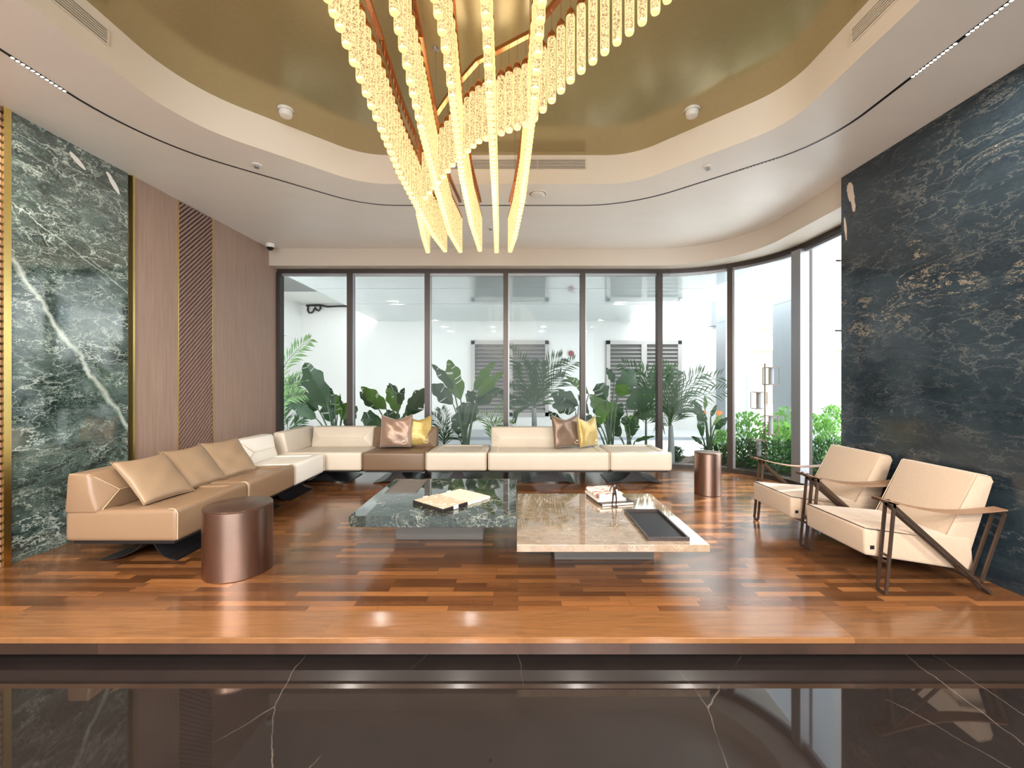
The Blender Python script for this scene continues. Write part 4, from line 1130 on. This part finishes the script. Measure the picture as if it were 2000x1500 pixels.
# conduit on the wall
r = empty('cable_loop', (-5.3, YW-0.06, 3.35), 0, 'black cable with two loops hanging under the outdoor soffit, top left window', 'cable')
bm = bmesh.new()
def c_at(x, y): q = at(x, y, 12.3); return (q.x+5.3, q.y-(YW-0.06), q.z-3.35)
tube(bm, [c_at(598, 597), c_at(625, 596), c_at(640, 599), c_at(660, 598), c_at(684, 598)], 0.028, 8)
pts = [c_at(602, 598), c_at(601, 606), c_at(604, 611), c_at(609, 611), c_at(613, 606), c_at(616, 600), c_at(618, 605), c_at(622, 607), c_at(626, 603), c_at(625, 597)]
tube(bm, pts, 0.028, 8)
obj('cable', bm, M['black'], r, True)
# louvred windows
def louver(x0, x1, z0, z1, label, parts=2):
    r = empty('louvred_window', ((x0+x1)/2, YW, z0), 0, label, 'louvred window', 'grey louvred windows in the white wall outside'); cx = (x0+x1)/2
    obj('backing', bm_box(x0-cx, x1-cx, -0.03, -0.005, 0, z1-z0), M['louver_gap'], r)
    bm = bmesh.new(); f = 0.11
    box(bm, x0-cx, x0-cx+f, -0.10, 0.0, 0, z1-z0); box(bm, x1-cx-f, x1-cx, -0.10, 0.0, 0, z1-z0); box(bm, x0-cx, x1-cx, -0.10, 0, z1-z0-f, z1-z0)
    box(bm, -0.08, 0.08, -0.10, 0, 0, z1-z0-f); box(bm, x0-cx, x1-cx, -0.10, 0, 0, f)
    obj('frame', bm, M['louver'], r)
    bm = bmesh.new(); n = int((z1-z0-2*f)/0.115)
    for i in range(n):
        z = f+i*0.115+0.01
        T = Matrix.Translation((0, -0.05, z+0.04)) @ Matrix.Rotation(math.radians(38), 4, 'X')
        for xa, xb in ((x0-cx+f, -0.08), (0.08, x1-cx-f)): box(bm, xa, xb, -0.04, 0.04, -0.004, 0.004, T)
    obj('slats', bm, M['louver'], r)
louver(-1.38, 0.90, 0.25, 2.47, 'grey louvred window in the white wall outside, left one behind the palms')
louver(2.59, 4.80, 0.25, 2.47, 'grey louvred window in the white wall outside, right one nearer the corner')
r = empty('alarm_sounder', (1.56, YW, 2.09), 0, 'small round red alarm sounder on the white wall between the louvred windows', 'alarm')
bm = bmesh.new(); T = Matrix.Rotation(PI/2, 4, 'X'); lathe(bm, [(0.11, 0), (0.11, 0.04), (0, 0.04)], 20); bmesh.ops.transform(bm, matrix=T, verts=list(bm.verts)); obj('base', bm, M['white_plastic'], r, True)
bm = bmesh.new(); lathe(bm, [(0.085, 0.04), (0.08, 0.09), (0.05, 0.12), (0, 0.125)], 20); bmesh.ops.transform(bm, matrix=T, verts=list(bm.verts)); obj('dome', bm, M['red'], r, True)

# columns and beam on the right
def column(x0, x1, y0, y1, h, jz, label):
    r = empty('column', ((x0+x1)/2, (y0+y1)/2, GZ), 0, label, 'column'); cx, cy = (x0+x1)/2, (y0+y1)/2
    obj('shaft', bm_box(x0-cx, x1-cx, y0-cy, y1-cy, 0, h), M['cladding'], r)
    bm = bmesh.new(); box(bm, x0-cx-0.003, x1-cx+0.003, y0-cy-0.003, y1-cy+0.003, jz-GZ, jz-GZ+0.015)
    for q in (0.5,): box(bm, (x0-cx)*(1-q)+(x1-cx)*q-0.004, (x0-cx)*(1-q)+(x1-cx)*q+0.004, y0-cy-0.003, y0-cy, 0, jz-GZ)
    obj('joints', bm, M['cladding_joint'], r)
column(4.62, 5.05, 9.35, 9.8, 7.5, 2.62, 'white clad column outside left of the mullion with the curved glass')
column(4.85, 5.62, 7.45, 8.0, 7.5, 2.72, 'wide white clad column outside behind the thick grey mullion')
r = empty('clad_beam', (9.0, 11.0, 2.75), 0, 'white clad horizontal beam outside between the columns', 'beam')
bm = bmesh.new(); q = Matrix.Rotation(math.radians(-4), 4, 'Z'); box(bm, -3.9, 8.0, -0.2, 0.2, 0, 0.62, q); obj('beam', bm, M['cladding'], r)
r = empty('sand_coloured_building', (18, 26, GZ), 0, 'low sand coloured building beyond the columns on the right', 'building')
bm = bm_box(-5.4, 12, 0, 5, 0, 3.3); obj('wall', bm, M['sandstone'], r)
obj('parapet', bm_box(-5.6, 12.2, -0.2, 5, 3.3, 3.75), M['ext_wall'], r)
for k in range(6): obj('window', bm_box(-4.6+k*2.6, -3.4+k*2.6, -0.02, 0, 0.8, 2.6), M['tower_grey'], r)
r = empty('tower_block', (30, 44, GZ), 0, 'tall white facade with yellow and grey streaked bands seen high through the right glass', 'building')
obj('facade', bm_box(-6.5, 12, 0, 6, 0, 42), M['tower_white'], r)
bm1 = bmesh.new(); bm2 = bmesh.new(); rnd = random.Random(8)
for k in range(170):
    z = rnd.uniform(4.2, 30); x = rnd.uniform(-6.4, 9); L = rnd.uniform(0.8, 4.2)
    box(bm1 if rnd.random() < 0.62 else bm2, x, min(x+L, 11.9), -0.05, 0, z, z+rnd.uniform(0.08, 0.24))
obj('yellow_bands', bm1, M['tower_gold'], r); obj('grey_bands', bm2, M['tower_grey'], r)
tag(obj('blue_panel', bm_box(12.2, 13.6, 15.4, 15.5, GZ, 3.6), M['blue']), 'upright blue panel outside at the far right edge of the glass', 'panel')

# lantern pole in the garden
r = empty('lantern_pole', (3.42, 5.92, -0.08), 0, 'slim garden pole with four small glass lantern boxes outside the curved window', 'garden light')
base = Vector((3.42, 5.92, -0.08))
def lp(x, y): q = at(x, y, 5.92); return q-base
bm = bmesh.new(); z_top = lp(1494, 710).z; tube(bm, [(0.06, 0, 0), (0.06, 0, z_top)], 0.010, 8); obj('pole', bm, M['chair_metal'], r, True)
for (x0, y0, x1, y1) in ((1496, 718, 1516, 751), (1472, 766, 1492, 798), (1496, 812, 1514, 848), (1472, 859, 1492, 890)):
    a = lp(x0, y0); c = lp(x1, y1); cxm = (a.x+c.x)/2; hw = abs(c.x-a.x)/2
    bm = bmesh.new()
    for z in (a.z, c.z): box(bm, cxm-hw, cxm+hw, -hw, hw, z-0.005, z+0.005)
    for sx in (-1, 1):
        for sy in (-1, 1): box(bm, cxm+sx*hw-0.004, cxm+sx*hw+0.004, sy*hw-0.004, sy*hw+0.004, c.z, a.z)
    xs = sorted((0.06, cxm)); box(bm, xs[0], xs[1], -0.005, 0.005, a.z-0.004, a.z+0.004); box(bm, xs[0], xs[1], -0.005, 0.005, c.z-0.004, c.z+0.004)
    lf = obj('lantern_frame', bm, M['chair_metal'], r)
    bm = bmesh.new(); lathe(bm, [(hw*0.45, c.z), (hw*0.45, a.z)], 14, cxm, 0); obj('lantern_core', bm, M['tower_grey'], lf, True)

# ------------------------------------------------------------------ plants
def leaf_blade(bm, p0, p1, width, droop=0.15, side=None, splits=3, seed=0, n=14, fold=0.25):
    """banana-type blade from p0 (stalk end) to p1 (tip), folded along the midrib, with torn splits"""
    rnd = random.Random(seed); p0 = Vector(p0); p1 = Vector(p1); d = p1-p0; L = d.length
    s = Vector(side) if side else Vector((d.z, 0, -d.x))
    s = s.normalized(); nrm = d.cross(s).normalized()
    if nrm.y > 0: nrm = -nrm
    mid = []
    for i in range(n+1):
        t = i/n; mid.append(p0+d*t+Vector((0, 0, 1))*(droop*L*4*t*(1-t)*0.5)+nrm*(0.06*L*math.sin(PI*t)))
    for sg in (-1, 1):
        cuts = sorted(rnd.uniform(0.2, 0.92) for _ in range(splits)); E = []; 
        def wd(t): return width/2*math.sin(PI*min(1, max(0, t))**0.82)**0.75*(1-0.25*t)
        seg = [0.0]+cuts+[1.0]
        for a, b in zip(seg, seg[1:]):
            g = 0.012 if a > 0 else 0; m = max(2, int((b-a)*n)); row = []
            for i in range(m+1):
                t = a+g+(b-a-g)*i/m
                tt = t*n; k = min(int(tt), n-1); c = mid[k].lerp(mid[k+1], tt-k)
                w_ = wd(t)*(0.86+0.14*math.sin(t*17+seed))
                wob = rnd.uniform(-0.01, 0.01)
                e = c+s*sg*w_+nrm*(fold*w_+wob)+d.normalized()*w_*0.25
                h = c+s*sg*w_*0.5+nrm*(fold*w_*0.35)+d.normalized()*w_*0.1
                row.append([bm.verts.new(c), bm.verts.new(h), bm.verts.new(e)])
            for r0, r1 in zip(row, row[1:]):
                for q in (0, 1): bm.faces.new((r0[q], r1[q], r1[q+1], r0[q+1]))
def curve_pts(p0, p1, sag, n=8, up=0.0):
    p0 = Vector(p0); p1 = Vector(p1); return [p0.lerp(p1, i/n)+Vector(sag)*(4*(i/n)*(1-i/n)) for i in range(n+1)]
def strelitzia(base_px, Y, leaves, label, seed=0, mat='leaf_dark', flowers=()):
    b0 = at(base_px, 900, Y); base = Vector((b0.x, Y, -0.06))
    r = empty('bird_of_paradise_plant', base, 0, label, 'plant', 'broad-leaved plants outside the window')
    rnd = random.Random(seed); bl = {'leaf_dark': bmesh.new(), 'leaf_green': bmesh.new()}; bs = bmesh.new()
    for k, lf in enumerate(leaves):
        x0, y0, x1, y1, w_ = lf[:5]; mt = lf[5] if len(lf) > 5 else mat
        dy = rnd.uniform(-0.22, 0.22); p0 = at(x0, y0, Y+dy)-base; p1 = at(x1, y1, Y+dy*1.5+rnd.uniform(-0.12, 0.12))-base
        s = None
        leaf_blade(bl[mt], p0, p1, w_*1.25*Y/820, 0.10, None, rnd.choice((1, 2, 3)), seed*31+k, fold=rnd.uniform(-0.35, 0.35))
        root = Vector((rnd.uniform(-0.06, 0.06), rnd.uniform(-0.06, 0.06), 0))
        pts = curve_pts(root, p0, (-0.10*(p0.x-root.x), 0, 0.05), 8)+[p0.lerp(p1, 0.4)]
        tube(bs, pts, 0.008, 6, radii=[0.024]+[0.017-0.001*i for i in range(8)]+[0.004])
    cxp = sum(l_[2] for l_ in leaves)/len(leaves); top_y = min(l_[3] for l_ in leaves)
    for k in range(4 if len(leaves) > 4 else 2):
        sx = rnd.uniform(-38, 38); yy = rnd.uniform(top_y+45, 812); x0 = base_px+sx*0.5; x1 = base_px+sx*1.25+rnd.uniform(-8, 8)
        Yk = Y+rnd.uniform(0.0, 0.35); p0 = at(x0, yy+42, Yk)-base; p1 = at(x1, yy, Yk+rnd.uniform(-0.1, 0.1))-base
        mt = 'leaf_green' if rnd.random() < 0.3 else 'leaf_dark'
        if base_px == 1388: continue
        leaf_blade(bl[mt], p0, p1, rnd.uniform(18, 30)*1.25*Y/820, 0.12, None, 2, seed*77+k, fold=rnd.uniform(-0.35, 0.35))
        tube(bs, curve_pts((rnd.uniform(-0.06, 0.06), rnd.uniform(-0.06, 0.06), 0), p0, (-0.05*p0.x, 0, 0.05), 8), 0.01, 6, radii=[0.022]+[0.016-0.001*i for i in range(8)])
    for m_, bb in bl.items():
        if len(bb.faces): obj('leaves', bb, M[m_], r, 'full')
        else: bb.free()
    obj('stalks', bs, M['stem'], r, True)
    if flowers:
        bf = bmesh.new()
        for (x, y) in flowers:
            p = at(x, y, Y)-base
            for a in (-30, 0, 25, 50):
                q = p+Vector((0.10*math.sin(math.radians(a)), 0, 0.10*math.cos(math.radians(a)))); tube(bf, [p, p.lerp(q, 0.5), q], 0.01, 6, radii=[0.004, 0.014, 0.001])
        obj('flowers', bf, M['orange'], r, True)
    return r
def frond(bm, bs, pts, ll, lw, n=20, seed=0, up=0.2):
    rnd = random.Random(seed); pts = [Vector(p) for p in pts]
    tube(bs, pts, 0.006, 6, radii=[0.010-0.008*i/(len(pts)-1) for i in range(len(pts))])
    m = len(pts)-1
    for i in range(n):
        t = 0.22+0.78*i/(n-1); tt = t*m; k = min(int(tt), m-1); c = pts[k].lerp(pts[k+1], tt-k); d = (pts[k+1]-pts[k]).normalized()
        s = Vector((d.z, 0, -d.x)).normalized(); L = ll*(0.45+0.75*math.sin(PI*min(1, 0.15+t*0.8)))*rnd.uniform(0.85, 1.1)
        for sg in (-1, 1):
            v = (d*0.75+s*sg*0.72+Vector((0, rnd.uniform(-0.35, 0.35), up*rnd.uniform(0, 1)))).normalized()
            e = c+v*L+Vector((0, 0, -0.14*L)); mdl = c+v*L*0.5
            w_ = s*0+v.cross(Vector((0, 1, 0))).normalized()*lw
            a1, a2 = bm.verts.new(c), bm.verts.new(mdl+w_); a3, a4 = bm.verts.new(e), bm.verts.new(mdl-w_)
            a5 = bm.verts.new(mdl+Vector((0, -lw*0.5, 0)))
            bm.faces.new((a1, a2, a5)); bm.faces.new((a2, a3, a5)); bm.faces.new((a3, a4, a5)); bm.faces.new((a4, a1, a5))
def palm(base_px, Y, fronds, label, seed=0, mat='palm_leaf', trunk=None, ll=0.30, lw=0.010):
    b0 = at(base_px, 900, Y); base = Vector((b0.x, Y, -0.06)); r = empty('palm_plant', base, 0, label, 'palm', 'feathery palms outside the window')
    rnd = random.Random(seed); bm = bmesh.new(); bs = bmesh.new(); tz = (at(base_px, trunk, Y)-base).z if trunk else 0.05
    for k, f in enumerate(fronds):
        dy = rnd.uniform(-0.2, 0.2); root = Vector((rnd.uniform(-0.03, 0.03), 0, tz))
        P = [root]+[at(x, y, Y+dy*(j+1)/len(f))-base for j, (x, y) in enumerate(f)]
        Q = []
        for i in range(len(P)-1):                         # Catmull-Rom through the points
            p0, p1, p2, p3 = P[max(i-1, 0)], P[i], P[i+1], P[min(i+2, len(P)-1)]
            for q in range(5):
                t = q/5; Q.append(0.5*((2*p1)+(p2-p0)*t+(2*p0-5*p1+4*p2-p3)*t*t+(3*p1-p0-3*p2+p3)*t**3))
        Q.append(P[-1]); frond(bm, bs, Q, ll, lw*1.15, 20, seed*17+k)
    obj('fronds', bm, M[mat], r); obj('stalks', bs, M['stem'], r, True)
    if trunk:
        bt = bmesh.new(); tube(bt, [(0, 0, 0), (0.01, 0, tz*0.5), (0, 0, tz+0.03)], 0.05, 12, radii=[0.065, 0.05, 0.035]); obj('trunk', bt, M['trunk'], r, True)
palm(535, 7.0, [[(548, 740), (575, 690), (604, 664)], [(540, 770), (562, 752), (600, 730)], [(545, 800), (565, 775), (592, 770)], [(530, 760), (520, 700), (500, 660)]], 'tall palm at the left window edge, its pale frond rising highest', 1, 'palm_pale', None, 0.24, 0.013)
palm(552, 7.5, [[(552, 800), (560, 770), (585, 745)], [(553, 800), (575, 785), (598, 778)], [(550, 810), (556, 780), (560, 745)], [(560, 840), (575, 835), (590, 815)]], 'dark bushy palm low in the leftmost window', 2, 'palm_leaf', None, 0.28, 0.012)
strelitzia(656, 7.1, [(640, 790, 596, 708, 46), (622, 800, 566, 772, 34), (618, 818, 560, 785, 26), (655, 790, 643, 755, 12), (668, 800, 664, 768, 5), (645, 800, 606, 735, 36)], 'broad-leaved plant with one huge drooping leaf in the leftmost window', 3)
strelitzia(775, 7.0, [(755, 800, 705, 755, 26, 'leaf_green'), (778, 806, 756, 757, 26, 'leaf_green'), (780, 792, 790, 757, 15), (740, 800, 702, 765, 24), (745, 820, 705, 820, 34), (800, 812, 832, 758, 34), (760, 770, 775, 756, 30), (790, 815, 850, 752, 26), (760, 835, 714, 835, 32)], 'dense broad-leaved plant behind the brown chair and rose cushion', 4)
strelitzia(905, 6.8, [(900, 782, 876, 702, 34, 'leaf_green'), (886, 762, 843, 711, 17), (925, 762, 968, 706, 20, 'leaf_green'), (932, 775, 985, 725, 22, 'leaf_green'), (930, 790, 978, 758, 28), (885, 790, 842, 750, 34), (925, 812, 922, 780, 12), (912, 785, 928, 766, 24)], 'tallest broad-leaved plant, upright leaves, centre left behind the cream ottoman', 5)
palm(868, 7.3, [[(866, 860), (880, 830), (900, 822)], [(868, 850), (855, 825), (842, 812)], [(870, 860), (890, 850), (905, 850)], [(866, 845), (866, 815), (862, 800)]], 'low fern-like palm behind the first ottoman', 6, 'palm_leaf', None, 0.20, 0.007)
palm(965, 7.4, [[(962, 840), (975, 805), (990, 790)], [(960, 840), (945, 815), (925, 815)], [(963, 840), (980, 830), (1000, 830)]], 'small pale palm left of the long sofa back', 7, 'palm_pale', None, 0.20, 0.008)
palm(1043, 7.0, [[(1038, 770), (1022, 720), (995, 685)], [(1040, 780), (1030, 740), (1022, 715)], [(1046, 775), (1052, 740), (1056, 712)], [(1048, 775), (1075, 735), (1120, 706)], [(1040, 790), (1010, 770), (990, 760)], [(1042, 790), (1020, 790), (1005, 800)], [(1050, 790), (1085, 750), (1100, 740)], [(1046, 780), (1070, 720), (1095, 700)]], 'large feathery palm with pale trunk behind the long cream sofa', 8, 'palm_leaf', 800, 0.30, 0.011)
strelitzia(1122, 7.3, [(1130, 792, 1075, 770, 34), (1150, 770, 1105, 735, 17, 'leaf_green'), (1125, 800, 1078, 792, 30), (1140, 815, 1175, 835, 18)], 'broad-leaved plant with a yellow green leaf behind the brown satin cushion', 9)
strelitzia(1190, 6.9, [(1185, 780, 1165, 750, 34), (1200, 748, 1184, 718, 14), (1208, 775, 1240, 722, 40), (1182, 815, 1152, 770, 26, 'leaf_green'), (1172, 830, 1175, 790, 24, 'leaf_green'), (1205, 772, 1225, 752, 30, 'leaf_green'), (1150, 810, 1128, 770, 12)], 'broad-leaved plant with bright green torn leaf behind the right ottoman', 10)
strelitzia(1228, 7.1, [(1222, 795, 1280, 765, 42), (1235, 815, 1285, 800, 26), (1220, 832, 1222, 812, 18), (1245, 788, 1283, 772, 22, 'leaf_green'), (1240, 862, 1280, 852, 8)], 'broad-leaved plant with wide leaves reaching the dark mullion right of the ottoman plant', 11)
palm(1262, 7.6, [[(1262, 790), (1255, 740), (1218, 712)], [(1262, 790), (1268, 740), (1250, 722)], [(1264, 790), (1280, 740), (1300, 715)], [(1262, 800), (1270, 760), (1290, 745)]], 'dark palm arching over the broad leaves left of the right-hand mullion', 12, 'palm_leaf', None, 0.32, 0.012)
palm(1310, 6.75, [[(1310, 800), (1335, 765), (1405, 735)], [(1312, 810), (1345, 780), (1415, 762)], [(1308, 800), (1312, 765), (1320, 735)], [(1306, 800), (1302, 760), (1298, 745)], [(1310, 800), (1350, 745), (1372, 730)], [(1314, 820), (1330, 800), (1350, 795)], [(1306, 830), (1297, 815), (1290, 822)], [(1308, 800), (1300, 740), (1320, 722)]], 'slender palm with dark trunk and long arching fronds, left of the slim drum table', 13, 'palm_leaf', 835, 0.30, 0.009)
strelitzia(1388, 6.75, [(1380, 825, 1356, 795, 15), (1372, 810, 1352, 782, 11), (1377, 800, 1376, 772, 8, 'leaf_green'), (1388, 815, 1400, 790, 9), (1395, 840, 1422, 815, 14), (1398, 850, 1405, 845, 8, 'leaf_green'), (1372, 868, 1350, 852, 9), (1392, 832, 1410, 808, 10, 'leaf_green'), (1372, 855, 1362, 800, 14)], 'bird of paradise plant with an orange flower behind the slim drum table', 14, flowers=((1403, 812), (1372, 812)))
def shrub(x, y, Y, wpx, hpx, label, seed, mat='shrub', n=420, leaf=0.09):
    c = at(x, y, Y); base = Vector((c.x, Y, -0.06)); r = empty('garden_shrub', base, 0, label, 'shrub', 'leafy shrubs outside the curved window')
    rnd = random.Random(seed); bm = bmesh.new(); bs = bmesh.new(); W_ = wpx*Y/820/2; H = hpx*Y/820
    top = c.z-base.z
    for i in range(n):
        a = rnd.uniform(0, 2*PI); rr = math.sqrt(rnd.random()); z = top-H/2+(rnd.random()-0.5)*H
        k = math.sqrt(max(0.05, 1-((z-(top-H/2))/(H/2))**2*0.75))
        p = Vector((rr*k*W_*math.cos(a), rr*k*min(W_, 0.45)*math.sin(a), max(0.02, z)))
        d = Vector((p.x, p.y, rnd.uniform(0.05, 0.7)*H)).normalized(); d = (d+Vector((rnd.uniform(-.6, .6), rnd.uniform(-.6, .6), rnd.uniform(-.4, .5)))).normalized()
        L = leaf*rnd.uniform(0.7, 1.5); s = d.cross(Vector((rnd.uniform(-1, 1), rnd.uniform(-1, 1), 1))).normalized()*L*0.14
        v = [bm.verts.new(q) for q in (p, p+d*L*0.5+s, p+d*L+Vector((0, 0, -L*0.2)), p+d*L*0.5-s)]
        bm.faces.new(v)
    for i in range(7): tube(bs, curve_pts((rnd.uniform(-.04, .04), 0, 0), (rnd.uniform(-.6, .6)*W_, rnd.uniform(-.2, .2), top*0.6), (0, 0, 0.05), 4), 0.006, 5)
    obj('foliage', bm, M[mat], r); obj('stems', bs, M['stem'], r, True)
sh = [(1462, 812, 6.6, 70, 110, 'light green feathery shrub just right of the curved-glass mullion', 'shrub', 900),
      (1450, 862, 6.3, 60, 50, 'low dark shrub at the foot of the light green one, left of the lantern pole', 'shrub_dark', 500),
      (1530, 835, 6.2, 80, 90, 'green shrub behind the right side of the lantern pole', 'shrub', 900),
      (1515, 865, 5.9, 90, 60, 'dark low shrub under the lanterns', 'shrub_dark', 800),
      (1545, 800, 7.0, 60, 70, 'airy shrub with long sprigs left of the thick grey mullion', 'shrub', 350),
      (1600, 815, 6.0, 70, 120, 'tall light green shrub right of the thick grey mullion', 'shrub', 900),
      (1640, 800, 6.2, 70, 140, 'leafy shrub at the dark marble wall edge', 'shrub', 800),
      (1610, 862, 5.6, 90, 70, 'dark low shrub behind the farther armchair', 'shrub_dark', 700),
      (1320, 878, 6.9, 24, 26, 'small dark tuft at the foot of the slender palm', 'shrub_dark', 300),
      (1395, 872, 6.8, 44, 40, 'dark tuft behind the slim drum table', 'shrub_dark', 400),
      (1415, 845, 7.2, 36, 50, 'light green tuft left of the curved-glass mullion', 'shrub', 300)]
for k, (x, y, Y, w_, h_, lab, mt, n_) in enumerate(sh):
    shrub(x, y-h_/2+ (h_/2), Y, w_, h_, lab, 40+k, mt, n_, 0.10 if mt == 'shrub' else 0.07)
